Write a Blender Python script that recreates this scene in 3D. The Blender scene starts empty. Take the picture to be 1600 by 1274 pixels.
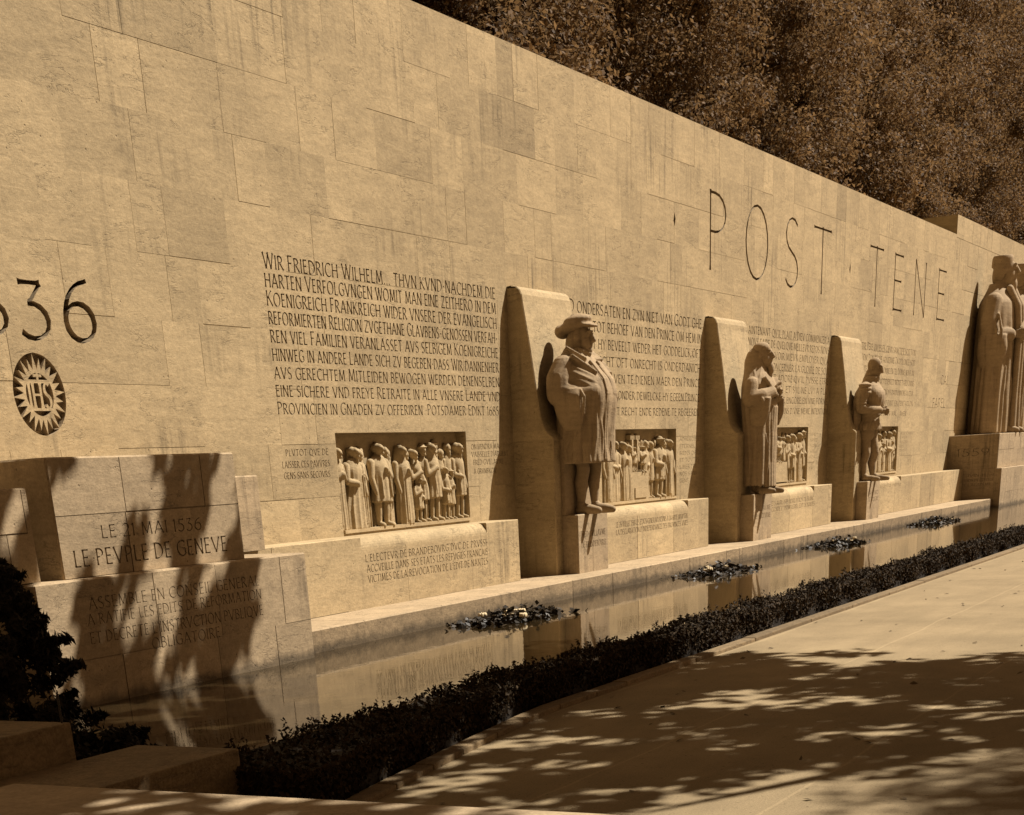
import bpy, bmesh, math, random
import numpy as np
from mathutils import Vector, Matrix, geometry
rnd = random.Random(7)
S = 1.2            # metres per survey unit
GZ = -1.65         # path level in survey units (eye = 0)
def W(X, Y, Z): return ((X) * S, (Y - 10.0) * S, (Z - GZ) * S)

sc = bpy.context.scene
# ------------------------------------------------------------------ camera
R = [[0.4629418272466652, -0.8848446885893183, -0.05229475748859341],
     [-0.40137606669711257, -0.15666270322806164, -0.9024156750079371],
     [0.7903050788576989, 0.4387558255938581, -0.4276811988376128]]
F_PX, PX, PY = 2378.5920104775564, 782.2885661414259, 1865.7607840304725
cd = bpy.data.cameras.new("camera"); cam = bpy.data.objects.new("camera", cd)
sc.collection.objects.link(cam); sc.camera = cam
cd.sensor_width = 36; cd.sensor_fit = 'HORIZONTAL'; cd.lens = F_PX / 1600 * 36
cd.shift_x = (800 - PX) / 1600; cd.shift_y = (PY - 637) / 1600
cd.clip_start = 0.05; cd.clip_end = 2000
M = Matrix.Identity(4)
for i in range(3):
    M[i][0] = R[0][i]; M[i][1] = -R[1][i]; M[i][2] = -R[2][i]
cx, cy, cz = W(0, 0, 0)
M[0][3], M[1][3], M[2][3] = cx, cy, cz
cam.matrix_world = M

# ------------------------------------------------------------------ light
SUN = Vector((1.15, -1.0, 1.9)).normalized()      # towards the sun
EXPOSURE = 0.62
SUN_STRENGTH = 5.0
SKY_STRENGTH = 0.056
el = math.asin(SUN.z); az = math.atan2(SUN.x, SUN.y)
w = bpy.data.worlds.new("World"); sc.world = w; w.use_nodes = True
nt = w.node_tree; bgn = nt.nodes['Background']
sky = nt.nodes.new('ShaderNodeTexSky'); sky.sky_type = 'NISHITA'; sky.sun_disc = False
sky.sun_elevation = el; sky.sun_rotation = az
bw = nt.nodes.new('ShaderNodeRGBToBW'); mx = nt.nodes.new('ShaderNodeMix'); mx.data_type = 'RGBA'; mx.blend_type = 'MULTIPLY'
mx.inputs['Factor'].default_value = 1
nt.links.new(sky.outputs[0], bw.inputs[0]); nt.links.new(bw.outputs[0], mx.inputs['A'])
mx.inputs['B'].default_value = (1.0, 0.635, 0.355, 1)
nt.links.new(mx.outputs['Result'], bgn.inputs['Color']); bgn.inputs['Strength'].default_value = SKY_STRENGTH
sd = bpy.data.lights.new("sun", 'SUN'); so = bpy.data.objects.new("sun", sd); sc.collection.objects.link(so)
sd.energy = SUN_STRENGTH; sd.angle = math.radians(0.5); sd.color = (1.0, 0.95, 0.86)
so.rotation_euler = SUN.to_track_quat('Z', 'Y').to_euler(); so.location = (20, -30, 40)
vs = sc.view_settings; vs.view_transform = 'Standard'; vs.look = 'None'; vs.gamma = 1; vs.exposure = EXPOSURE
vs.use_curve_mapping = False
sc.cycles.max_bounces = 6; sc.cycles.diffuse_bounces = 1

# ------------------------------------------------------------------ materials
class NT:
    def __init__(s, name):
        s.m = bpy.data.materials.new(name); s.m.use_nodes = True; s.t = s.m.node_tree
        s.b = s.t.nodes['Principled BSDF']
    def n(s, typ, **kw):
        o = s.t.nodes.new(typ)
        for k, v in kw.items():
            if k.startswith('i_'): o.inputs[k[2:]].default_value = v
            else: setattr(o, k, v)
        return o
    def l(s, a, b): s.t.links.new(a, b)
    def math(s, op, a, b=None, clamp=False):
        o = s.n('ShaderNodeMath', operation=op); o.use_clamp = clamp
        for i, v in enumerate((a, b)):
            if v is None: continue
            if isinstance(v, (int, float)): o.inputs[i].default_value = v
            else: s.l(v, o.inputs[i])
        return o.outputs[0]
    def ramp(s, x, lo, hi, a=0.0, b=1.0):
        o = s.n('ShaderNodeMapRange'); o.inputs['From Min'].default_value = lo; o.inputs['From Max'].default_value = hi
        o.inputs['To Min'].default_value = a; o.inputs['To Max'].default_value = b; s.l(x, o.inputs['Value']); return o.outputs[0]
    def noise(s, vec, scale, detail=4, rough=.55, w=None, dist=0.0):
        o = s.n('ShaderNodeTexNoise'); o.inputs['Scale'].default_value = scale; o.inputs['Detail'].default_value = detail
        o.inputs['Roughness'].default_value = rough; o.inputs['Distortion'].default_value = dist
        if w is not None: o.noise_dimensions = '4D'; s.l(w, o.inputs['W'])
        s.l(vec, o.inputs['Vector']); return o.outputs['Fac']
    def scaled(s, vec, v):
        o = s.n('ShaderNodeVectorMath', operation='MULTIPLY'); s.l(vec, o.inputs[0]); o.inputs[1].default_value = v; return o.outputs[0]

def stone_mat(name, col, dirt=.5, crack=.6, grain=.5, streak=.5, wet=False):
    k = NT(name); pos = k.n('ShaderNodeNewGeometry').outputs['Position']
    at = k.n('ShaderNodeAttribute', attribute_name='tone'); tone = at.outputs['Fac']
    wv = k.math('MULTIPLY', tone, 61.0)
    # broad veils, bedding bands, fine grain
    a = k.noise(k.scaled(pos, (.7, .7, 1.3)), 1.3, 5, .6, wv)
    b = k.noise(k.scaled(pos, (1.0, 1.0, 5.0)), 2.2, 6, .65, wv, .6)
    g = k.noise(pos, 55, 3, .7)
    g2 = k.noise(k.scaled(pos, (1, 1, 1.6)), 14, 4, .65, wv)
    f = k.math('ADD', 1.0, tone)
    f = k.math('MULTIPLY', f, k.ramp(a, .3, .7, .86, 1.1))
    f = k.math('MULTIPLY', f, k.ramp(b, .25, .75, .80, 1.12))
    f = k.math('MULTIPLY', f, k.ramp(g, .25, .75, 1 - .42 * grain, 1 + .3 * grain))
    f = k.math('MULTIPLY', f, k.ramp(g2, .28, .6, 1 - .36 * grain, 1.05))
    # rain streaks running down
    st = k.noise(k.scaled(pos, (5.5, 5.5, .35)), 1.6, 5, .6)
    patch = k.noise(k.scaled(pos, (.55, .55, .8)), 1.0, 3, .5)
    sm = k.math('MULTIPLY', k.ramp(st, .50, .70), k.ramp(patch, .48, .64), True)
    f = k.math('MULTIPLY', f, k.math('SUBTRACT', 1.0, k.math('MULTIPLY', sm, .55 * streak)))
    # grimy blotches
    bl = k.noise(pos, 3.4, 6, .7, wv); bl2 = k.noise(k.scaled(pos, (.8, .8, .8)), .9, 2, .5, wv)
    bm_ = k.math('MULTIPLY', k.ramp(bl, .55, .75), k.ramp(bl2, .48, .62), True)
    f = k.math('MULTIPLY', f, k.math('SUBTRACT', 1.0, k.math('MULTIPLY', bm_, .55 * dirt)))
    # wandering fissures along the bedding
    cv = k.noise(k.scaled(pos, (.8, .8, 3.2)), 1.7, 7, .62, wv, .5)
    cr = k.math('ABSOLUTE', k.math('SUBTRACT', cv, .5))
    cm = k.noise(k.scaled(pos, (1.1, 1.1, 1.1)), 1.1, 2, .5, wv)
    cl = k.math('MULTIPLY', k.ramp(cr, .0, .010, 1, 0), k.ramp(cm, .49, .57), True)
    cl.node.use_clamp = True
    f = k.math('MULTIPLY', f, k.math('SUBTRACT', 1.0, k.math('MULTIPLY', cl, .55 * crack)))
    # pits
    v = k.n('ShaderNodeTexVoronoi', feature='DISTANCE_TO_EDGE'); v2 = k.n('ShaderNodeTexVoronoi'); v2.inputs['Scale'].default_value = 9; k.l(pos, v2.inputs['Vector'])
    pit = k.math('MULTIPLY', k.ramp(v2.outputs['Distance'], .06, .11, 1, 0), k.ramp(k.noise(pos, 1.9, 2, .5, wv), .5, .6), True)
    f = k.math('MULTIPLY', f, k.math('SUBTRACT', 1.0, k.math('MULTIPLY', pit, .45)))
    if wet:   # tide mark of algae just above the water
        sz = k.n('ShaderNodeSeparateXYZ'); k.l(pos, sz.inputs[0])
        hz = k.math('ADD', sz.outputs['Z'], k.math('MULTIPLY', k.math('SUBTRACT', k.noise(k.scaled(pos, (2.5, 2.5, .6)), 2.0, 5, .6), .5), .22))
        wm = k.ramp(hz, .25, .33, .42, 1.0); f = k.math('MULTIPLY', f, wm)
    cm_ = k.n('ShaderNodeMix', data_type='RGBA', blend_type='MULTIPLY'); cm_.inputs['Factor'].default_value = 1
    cm_.inputs['A'].default_value = (*col, 1); k.l(f, cm_.inputs['B']); k.l(cm_.outputs['Result'], k.b.inputs['Base Color'])
    k.b.inputs['Roughness'].default_value = .85; k.b.inputs['Specular IOR Level'].default_value = .25
    h = k.math('ADD', k.math('MULTIPLY', g, .25), k.math('MULTIPLY', g2, .9)); h = k.math('SUBTRACT', h, k.math('MULTIPLY', cl, .6))
    h = k.math('SUBTRACT', h, k.math('MULTIPLY', pit, .8)); h = k.math('ADD', h, k.math('MULTIPLY', b, .8))
    bp = k.n('ShaderNodeBump'); bp.inputs['Strength'].default_value = .5; bp.inputs['Distance'].default_value = .011
    k.l(h, bp.inputs['Height']); k.l(bp.outputs['Normal'], k.b.inputs['Normal'])
    return k.m

def plain_mat(name, col, rough=.8, var=.3, scale=6, spec=.3, bump=0.0):
    k = NT(name); pos = k.n('ShaderNodeNewGeometry').outputs['Position']
    a = k.noise(pos, scale, 5, .65); f = k.ramp(a, .3, .7, 1 - var, 1 + var)
    c = k.n('ShaderNodeMix', data_type='RGBA', blend_type='MULTIPLY'); c.inputs['Factor'].default_value = 1
    c.inputs['A'].default_value = (*col, 1); k.l(f, c.inputs['B']); k.l(c.outputs['Result'], k.b.inputs['Base Color'])
    k.b.inputs['Roughness'].default_value = rough; k.b.inputs['Specular IOR Level'].default_value = spec
    if bump:
        bp = k.n('ShaderNodeBump'); bp.inputs['Strength'].default_value = .6; bp.inputs['Distance'].default_value = bump
        k.l(a, bp.inputs['Height']); k.l(bp.outputs['Normal'], k.b.inputs['Normal'])
    return k.m

def leaf_mat(name, col, rough=.45, var=.45, spec=.5, trans=.0):
    k = NT(name); at = k.n('ShaderNodeAttribute', attribute_name='tone')
    f = k.ramp(at.outputs['Fac'], -1, 1, 1 - var, 1 + var)
    c = k.n('ShaderNodeMix', data_type='RGBA', blend_type='MULTIPLY'); c.inputs['Factor'].default_value = 1
    c.inputs['A'].default_value = (*col, 1); k.l(f, c.inputs['B']); k.l(c.outputs['Result'], k.b.inputs['Base Color'])
    k.b.inputs['Roughness'].default_value = rough; k.b.inputs['Specular IOR Level'].default_value = spec
    if trans:   # light passing through thin leaves
        tr = k.n('ShaderNodeBsdfTranslucent'); k.l(c.outputs['Result'], tr.inputs['Color']); ad = k.n('ShaderNodeMixShader'); ad.inputs[0].default_value = trans
        out = k.t.nodes['Material Output']; k.l(k.b.outputs[0], ad.inputs[1]); k.l(tr.outputs[0], ad.inputs[2]); k.l(ad.outputs[0], out.inputs['Surface'])
    return k.m

STONE = stone_mat('pale_limestone', (.462, .340, .186), dirt=.65, streak=.95)
STONE2 = stone_mat('weathered_limestone', (.42, .305, .18), dirt=.9, streak=1.0, wet=True)
STATUE = stone_mat('statue_limestone', (.38, .27, .155), dirt=.5, crack=.2, grain=.35, streak=.8)
RELIEF = stone_mat('carved_limestone', (.452, .333, .184), dirt=.3, crack=0, grain=.3, streak=.3)
MOSSY = stone_mat('damp_limestone', (.34, .24, .135), dirt=1.0, streak=1.4, grain=.8, wet=True)
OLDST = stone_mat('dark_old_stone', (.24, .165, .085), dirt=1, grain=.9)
LEAF_BACK = leaf_mat('backdrop_leaves', (.17, .100, .043), .7, .45, .2, .45)
LEAF_SHADE = leaf_mat('shade_leaves', (.05, .033, .015), .5, .4)
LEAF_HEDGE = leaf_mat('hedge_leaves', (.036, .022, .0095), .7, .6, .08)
LEAF_CONIFER = leaf_mat('conifer_needles', (.02, .014, .007), .7, .4, .2)
BARK = plain_mat('bark', (.09, .06, .03), .9, .4, 9)
TWIG_CORE = plain_mat('twigs_and_core', (.02, .013, .007), .9, .4, 9)
METAL = plain_mat('dark_metal', (.03, .02, .012), .5, .2, 9)
PAD = leaf_mat('water_plant_leaves', (.030, .020, .010), .55, .6, .25)
PETAL = plain_mat('pale_petals', (.62, .48, .28), .6, .1, 9)
SOIL = plain_mat('soil', (.05, .033, .016), .95, .4, 5, .1, .02)
LITTER = leaf_mat('dry_leaves', (.09, .06, .03), .8, .5, .2)

def path_mat():
    k = NT('sandy_path'); pos = k.n('ShaderNodeNewGeometry').outputs['Position']
    a = k.noise(pos, 1.1, 5, .6); g = k.noise(pos, 60, 3, .7); t = k.noise(k.scaled(pos, (.25, 2.2, 1)), 1.5, 4, .6)
    f = k.math('MULTIPLY', k.ramp(a, .3, .7, .9, 1.1), k.ramp(g, .3, .7, .8, 1.15)); f = k.math('MULTIPLY', f, k.ramp(t, .3, .7, .93, 1.06))
    p2 = k.noise(pos, 190, 2, .6); f = k.math('MULTIPLY', f, k.ramp(p2, .3, .7, .80, 1.18))
    sp = k.noise(pos, 24, 2, .5); f = k.math('MULTIPLY', f, k.ramp(sp, .66, .72, 1, .55))
    # faint straight seams between the rolled strips of the path
    sy = k.n('ShaderNodeSeparateXYZ'); k.l(pos, sy.inputs[0])
    yy = k.math('ADD', k.math('MULTIPLY', sy.outputs['Y'], .62), k.math('MULTIPLY', k.noise(pos, .5, 3), .10))
    ln = k.math('ABSOLUTE', k.math('SUBTRACT', k.math('FRACT', yy), .5)); lm = k.ramp(ln, .004, .011, 1, 0)
    f = k.math('MULTIPLY', f, k.math('ADD', 1.0, k.math('MULTIPLY', lm, .22)))
    tr_ = k.noise(k.scaled(pos, (.5, .5, 1)), 1.0, 6, .7); f = k.math('MULTIPLY', f, k.ramp(tr_, .3, .7, .82, 1.12))
    c = k.n('ShaderNodeMix', data_type='RGBA', blend_type='MULTIPLY'); c.inputs['Factor'].default_value = 1
    c.inputs['A'].default_value = (.295, .217, .122, 1); k.l(f, c.inputs['B']); k.l(c.outputs['Result'], k.b.inputs['Base Color'])
    k.b.inputs['Roughness'].default_value = .95; k.b.inputs['Specular IOR Level'].default_value = .15
    bp = k.n('ShaderNodeBump'); bp.inputs['Strength'].default_value = .5; bp.inputs['Distance'].default_value = .006
    k.l(g, bp.inputs['Height']); k.l(bp.outputs['Normal'], k.b.inputs['Normal'])
    return k.m
PATH = path_mat()
def water_mat():
    k = NT('still_water'); pos = k.n('ShaderNodeNewGeometry').outputs['Position']
    k.b.inputs['Base Color'].default_value = (.030, .019, .008, 1); k.b.inputs['Roughness'].default_value = .035
    k.b.inputs['IOR'].default_value = 1.33; k.b.inputs['Specular IOR Level'].default_value = .42
    k.b.inputs['Specular Tint'].default_value = (1.0, .86, .66, 1)
    a = k.noise(k.scaled(pos, (1, 1.6, 1)), 5, 3, .5)
    bp = k.n('ShaderNodeBump'); bp.inputs['Strength'].default_value = .10; bp.inputs['Distance'].default_value = .01
    k.l(a, bp.inputs['Height']); k.l(bp.outputs['Normal'], k.b.inputs['Normal'])
    return k.m
WATER = water_mat()

# ------------------------------------------------------------------ builders
class MB:
    """collects faces in survey units, builds one mesh"""
    def __init__(s): s.v = []; s.f = []; s.t = []
    def vert(s, p): s.v.append(p); return len(s.v) - 1
    def face(s, pts, tone=0.0):
        b = len(s.v); s.v.extend(pts); s.f.append(tuple(range(b, b + len(pts)))); s.t.append(tone)
    def box(s, x0, x1, y0, y1, z0, z1, tone=0.0, skip=''):
        # faces named by their outward side: W(-X) E(+X) F(-Y) K(+Y) T B
        p = [(x0, y0, z0), (x1, y0, z0), (x1, y1, z0), (x0, y1, z0), (x0, y0, z1), (x1, y0, z1), (x1, y1, z1), (x0, y1, z1)]
        q = {'B': (3, 2, 1, 0), 'T': (4, 5, 6, 7), 'F': (0, 1, 5, 4), 'E': (1, 2, 6, 5), 'K': (2, 3, 7, 6), 'W': (3, 0, 4, 7)}
        b = len(s.v); s.v.extend(p)
        for k, i in q.items():
            if k in skip: continue
            s.f.append(tuple(b + j for j in i)); s.t.append(tone)
    def build(s, name, mat, parent=None, base=None, smooth=False, bevel=0.0, merge=False):
        """base: survey-space origin of the object (or of its root)"""
        bx = W(*base) if base else (0, 0, 0)
        me = bpy.data.meshes.new(name)
        vv = [(W(*p)[0] - bx[0], W(*p)[1] - bx[1], W(*p)[2] - bx[2]) for p in s.v]
        me.from_pydata(vv, [], s.f)
        a = me.attributes.new('tone', 'FLOAT', 'FACE'); a.data.foreach_set('value', s.t)
        if bevel or merge:
            bm = bmesh.new(); bm.from_mesh(me)
            bmesh.ops.remove_doubles(bm, verts=bm.verts, dist=1e-5)
            bmesh.ops.recalc_face_normals(bm, faces=bm.faces)
            if bevel:
                ed = [e for e in bm.edges if len(e.link_faces) == 2 and e.calc_face_angle() > .5]
                bmesh.ops.bevel(bm, geom=ed, offset=bevel, segments=2, affect='EDGES', profile=.6)
            bm.to_mesh(me); bm.free()
        if smooth: me.polygons.foreach_set('use_smooth', [True] * len(me.polygons))
        me.materials.append(mat)
        o = bpy.data.objects.new(name, me); sc.collection.objects.link(o)
        if parent: o.parent = parent
        else: o.location = bx
        return o

def tag(o, label=None, cat=None, group=None, kind=None):
    if label: o['label'] = label
    if cat: o['category'] = cat
    if group: o['group'] = group
    if kind: o['kind'] = kind
    return o
def thing(name, label, cat, base, group=None):
    o = bpy.data.objects.new(name, None); sc.collection.objects.link(o); o.location = W(*base)
    o.empty_display_size = .2
    o['kind'] = 'thing'; return tag(o, label, cat, group)

# ------------------------------------------------------------------ lettering: a small incised capital alphabet
def arc(cx, cy, rx, ry, a0, a1, n=9):
    return [(cx + rx * math.cos(math.radians(a0 + (a1 - a0) * i / (n - 1))), cy + ry * math.sin(math.radians(a0 + (a1 - a0) * i / (n - 1)))) for i in range(n)]
G = {
 'A': (.62, [[(.02, 0), (.31, 1)], [(.31, 1), (.60, 0)], [(.13, .34), (.49, .34)]]),
 'B': (.46, [[(.06, 0), (.06, 1)], [(.06, .97)] + arc(.18, .75, .2, .22, 90, -90, 8) + [(.06, .53)], [(.06, .53)] + arc(.2, .28, .24, .25, 90, -90, 8) + [(.06, .03)]]),
 'C': (.56, [arc(.36, .5, .32, .49, 48, 312, 13)]),
 'D': (.58, [[(.06, 0), (.06, 1)], [(.06, .97)] + arc(.18, .5, .36, .47, 90, -90, 12) + [(.06, .03)]]),
 'E': (.40, [[(.06, 0), (.06, 1)], [(.06, .97), (.37, .97)], [(.06, .53), (.32, .53)], [(.06, .03), (.38, .03)]]),
 'F': (.38, [[(.06, 0), (.06, 1)], [(.06, .97), (.37, .97)], [(.06, .52), (.31, .52)]]),
 'G': (.60, [arc(.36, .5, .32, .49, 48, 322, 13), [(.57, .2), (.57, .48)], [(.40, .48), (.57, .48)]]),
 'H': (.58, [[(.06, 0), (.06, 1)], [(.52, 0), (.52, 1)], [(.06, .52), (.52, .52)]]),
 'I': (.12, [[(.06, 0), (.06, 1)]]),
 'J': (.24, [[(.18, 1), (.18, .12), (.10, -.04), (.0, -.06)]]),
 'K': (.52, [[(.06, 0), (.06, 1)], [(.06, .46), (.46, 1)], [(.17, .58), (.52, 0)]]),
 'L': (.38, [[(.06, 0), (.06, 1)], [(.06, .03), (.37, .03)]]),
 'M': (.72, [[(.08, 0), (.12, 1)], [(.12, 1), (.36, .12)], [(.36, .12), (.60, 1)], [(.60, 1), (.66, 0)]]),
 'N': (.58, [[(.06, 0), (.06, 1)], [(.06, 1), (.52, 0)], [(.52, 0), (.52, 1)]]),
 'O': (.68, [arc(.34, .5, .31, .49, 0, 360, 21)]),
 'P': (.44, [[(.06, 0), (.06, 1)], [(.06, .97)] + arc(.17, .73, .24, .24, 90, -90, 9) + [(.06, .49)]]),
 'Q': (.68, [arc(.34, .5, .31, .49, 0, 360, 21), [(.38, .12), (.68, -.16)]]),
 'R': (.50, [[(.06, 0), (.06, 1)], [(.06, .97)] + arc(.17, .74, .22, .23, 90, -90, 9) + [(.06, .51)], [(.2, .5), (.5, 0)]]),
 'S': (.42, [arc(.22, .75, .17, .23, 40, 235, 8) + [(.22, .5)] + arc(.2, .25, .18, .24, 60, -145, 9)]),
 'T': (.50, [[(.25, 0), (.25, 1)], [(.01, .97), (.49, .97)]]),
 'U': (.56, [[(.06, 1), (.06, .3)] + arc(.28, .26, .22, .26, 180, 360, 9) + [(.5, 1)]]),
 'V': (.58, [[(.02, 1), (.29, 0)], [(.29, 0), (.56, 1)]]),
 'W': (.84, [[(.02, 1), (.24, 0)], [(.24, 0), (.43, .9)], [(.40, 1), (.62, 0)], [(.62, 0), (.82, 1)]]),
 'X': (.54, [[(.03, 1), (.51, 0)], [(.49, 1), (.03, 0)]]),
 'Y': (.52, [[(.02, 1), (.26, .5)], [(.5, 1), (.26, .5)], [(.26, .5), (.26, 0)]]),
 'Z': (.52, [[(.04, .97), (.49, .97)], [(.49, .97), (.03, .03)], [(.03, .03), (.51, .03)]]),
 '0': (.5, [arc(.25, .5, .22, .49, 0, 360, 19)]),
 '1': (.2, [[(.11, 0), (.11, 1)], [(.11, 1), (.0, .86)]]),
 '2': (.46, [arc(.22, .74, .19, .25, 160, -40, 9) + [(.03, .03)], [(.03, .03), (.46, .03)]]),
 '3': (.46, [[(.06, .97), (.36, .97)], [(.36, .97), (.18, .62)], arc(.19, .3, .22, .31, 100, -140, 11)]),
 '4': (.52, [[(.38, 0), (.38, 1)], [(.38, 1), (.03, .3)], [(.03, .3), (.5, .3)]]),
 '5': (.44, [[(.12, .97), (.40, .97)], [(.12, .97), (.09, .57)], [(.09, .57)] + arc(.18, .3, .22, .3, 95, -140, 11)]),
 '6': (.48, [[(.42, .98)] + arc(.42, .3, .38, .66, 96, 178, 8), arc(.25, .3, .21, .30, 0, 360, 17)]),
 '7': (.44, [[(.03, .97), (.42, .97)], [(.42, .97), (.14, 0)]]),
 '8': (.46, [arc(.23, .75, .17, .23, 0, 360, 15), arc(.23, .27, .21, .27, 0, 360, 15)]),
 '9': (.48, [arc(.23, .7, .2, .29, 0, 360, 17), arc(.06, .7, .38, .66, 2, -76, 8)]),
 '.': (.14, [[(.06, .0), (.07, .10)]]), ',': (.14, [[(.08, .08), (.03, -.12)]]), '·': (.2, [[(.10, .42), (.11, .54)]]),
 "'": (.12, [[(.07, 1), (.05, .82)]]), '-': (.3, [[(.04, .45), (.26, .45)]]),
}
def stroke_polys(pts, T, t):
    """polygons of one brush stroke (real coordinates); thick where it runs down, thin where it runs across"""
    out = []; n = len(pts)
    def wd(a, b):
        d = math.degrees(math.atan2(b[1] - a[1], b[0] - a[0])) % 180
        return t + (T - t) * abs(math.sin(math.radians(d - 22))) ** 1.6
    if n == 2:
        (ax, ay), (bx, by) = pts; L = math.hypot(bx - ax, by - ay) or 1e-6
        ux, uy = (bx - ax) / L, (by - ay) / L; w_ = wd(*pts) / 2; m = min(.14 * L, T * 1.3)
        prof = [(0, 1.5), (m, .98), (L / 2, .86), (L - m, .98), (L, 1.5)]
        l = [(ax + ux * d - uy * w_ * k, ay + uy * d + ux * w_ * k) for d, k in prof]
        r = [(ax + ux * d + uy * w_ * k, ay + uy * d - ux * w_ * k) for d, k in prof]
        return [r + l[::-1]]
    closed = math.hypot(pts[0][0] - pts[-1][0], pts[0][1] - pts[-1][1]) < 1e-6
    L, Rr = [], []
    for i in range(n):
        a = pts[i - 1] if i > 0 else (pts[-2] if closed else pts[0]); b = pts[i + 1] if i < n - 1 else (pts[1] if closed else pts[-1])
        d = math.hypot(b[0] - a[0], b[1] - a[1]) or 1e-6; nx, ny = -(b[1] - a[1]) / d, (b[0] - a[0]) / d
        w_ = wd(a, b) / 2
        L.append((pts[i][0] + nx * w_, pts[i][1] + ny * w_)); Rr.append((pts[i][0] - nx * w_, pts[i][1] - ny * w_))
    for i in range(n - 1): out.append([Rr[i], Rr[i + 1], L[i + 1], L[i]])
    return out
def text_polys(s, a0, a1, b, h, bold=1.0, fit=True, gap=.13, cap=1.13):
    """s: capitals; lower-case letters mark the standard height, upper-case the taller initials"""
    adv = 0; items = []
    for ch in s:
        if ch == ' ': adv += .30; continue
        g = G.get(ch.upper())
        if not g: continue
        k = cap if (ch.isupper() and s.upper() != s) else 1.0
        items.append((adv, g, k)); adv += g[0] * k + gap
    adv -= gap
    sx = (a1 - a0) / adv if fit else h
    T, t = .125 * h * bold, .06 * h * bold
    out = []
    for x, g, k in items:
        for st in g[1]:
            pts = [(a0 + (x + px * k) * sx, b + py * h * k) for px, py in st]
            out += stroke_polys(pts, T, t)
    return out

# ------------------------------------------------------------------ carving a flat stone face
def carve(front, rect, tiles, cuts, to3d, keeps=(), holes=()):
    """rect (a0,b0,a1,b1); tiles [(rect,tone)]; cuts [(poly, depth, MB, tone)]; to3d(a,b,depth)"""
    V = []; Fc = []; kind = []
    def add(poly, k):
        b = len(V); V.extend(Vector(p) for p in poly); Fc.append(list(range(b, b + len(poly)))); kind.append(k)
    a0, b0, a1, b1 = rect
    R4 = lambda r: [(r[0], r[1]), (r[2], r[1]), (r[2], r[3]), (r[0], r[3])]
    add(R4(rect), ('rect',))
    for r, tn in tiles:
        q = (max(r[0], a0), max(r[1], b0), min(r[2], a1), min(r[3], b1))
        if q[2] - q[0] > 1e-4 and q[3] - q[1] > 1e-4: add(R4(q), ('tile', tn))
    for c in cuts: add(c[0], ('cut', c))
    for p in keeps: add(p, ('keep',))
    for p in holes: add(p, ('hole',))
    ov, oe, of, _, _, oid = geometry.delaunay_2d_cdt(V, [], Fc, 0, 1e-5, True)
    st = []
    for f, ids in zip(of, oid):
        tn = 0.0; cut = None; keep = hole = inside = False
        for i in ids:
            k = kind[i]
            if k[0] == 'rect': inside = True
            elif k[0] == 'tile': tn = k[1]
            elif k[0] == 'cut':
                if cut is None or k[1][1] > cut[1]: cut = k[1]
            elif k[0] == 'keep': keep = True
            else: hole = True
        if not inside or hole: st.append(None)
        elif cut is None or keep: st.append((0.0, front, tn))
        else: st.append((cut[1], cut[2] or front, cut[3] if cut[3] is not None else tn))
    edges = {}
    for i, f in enumerate(of):
        s_ = st[i]
        if s_ is None: continue
        d, mb, tn = s_
        mb.face([to3d(ov[j][0], ov[j][1], d) for j in f], tn)
        for k in range(len(f)):
            e = (f[k], f[(k + 1) % len(f)]); edges[e] = i
    for (p, q), i in edges.items():
        j = edges.get((q, p))
        if j is None: continue
        d0, d1 = st[i][0], st[j][0]
        if d0 < d1 - 1e-9:   # i is the higher face, j deeper
            mb = st[j][1]; P, Q = ov[p], ov[q]
            mb.face([to3d(Q[0], Q[1], d0), to3d(P[0], P[1], d0), to3d(P[0], P[1], d1), to3d(Q[0], Q[1], d1)], st[j][2])

def stones(x0, x1, zs, lo=.42, hi=1.5, spread=.05, seed=1):
    r = random.Random(seed); T = []
    for k in range(len(zs) - 1):
        x = x0 - r.random() * .8
        while x < x1:
            L = r.choice([r.uniform(lo, lo * 1.8), r.uniform(lo * 1.3, hi)])
            t = r.gauss(0, spread)
            if r.random() < .07: t -= .09
            t = max(-.3, min(.16, t))
            T.append(((x, zs[k], x + L, zs[k + 1]), t)); x += L
    return T
def joints(tiles, wd=.010, prob=.75, seed=2, depth=.012, dark=-.32):
    r = random.Random(seed); out = []
    for (x0, z0, x1, z1), t in tiles:
        if r.random() < prob:
            q = wd * r.uniform(.5, 1.3); out.append(([(x0 - q / 2, z0), (x0 + q / 2, z0), (x0 + q / 2, z1), (x0 - q / 2, z1)], depth, None, dark * r.uniform(.4, 1.3)))
        if r.random() < prob:
            q = wd * r.uniform(.5, 1.2); out.append(([(x0, z0 - q / 2), (x1, z0 - q / 2), (x1, z0 + q / 2), (x0, z0 + q / 2)], depth, None, dark * r.uniform(.4, 1.3)))
    return out

# ------------------------------------------------------------------ THE WALL
ROOTW = (20, 10, -1.6)
wall = thing('memorial_wall', 'long pale limestone wall carved with inscriptions and relief panels behind the statues', 'wall', ROOTW)
ZS = [-1.7, -1.18, -.66, -.14, .37, .88, 1.40, 1.92, 2.45, 2.98, 3.51, 4.04, 4.61]
TILES = stones(3, 62, ZS, seed=11)
STAINS = [(19.1, 3.75, -.20), (20.4, 3.55, -.24), (12.9, 3.7, -.10), (11.6, 3.2, -.08), (13.2, 2.2, -.15), (18.9, 2.7, -.12), (24.3, 2.6, -.10),
          (27.9, 3.6, -.1), (23.2, 3.9, -.08), (36.4, 3.9, -.12), (39.3, 3.3, -.13)]
def stain(T):
    out = []
    for r, t in T:
        for x, z, d in STAINS:
            if r[0] <= x <= r[2] and r[1] <= z <= r[3]: t = d
        out.append((r, t))
    return out
TILES = stain(TILES)
JOINTS = joints(TILES, .0055, .5, seed=5, depth=.006, dark=-.14)
wf = MB(); to_wall = lambda a, b, d: (a, 10 + d, b)
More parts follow.
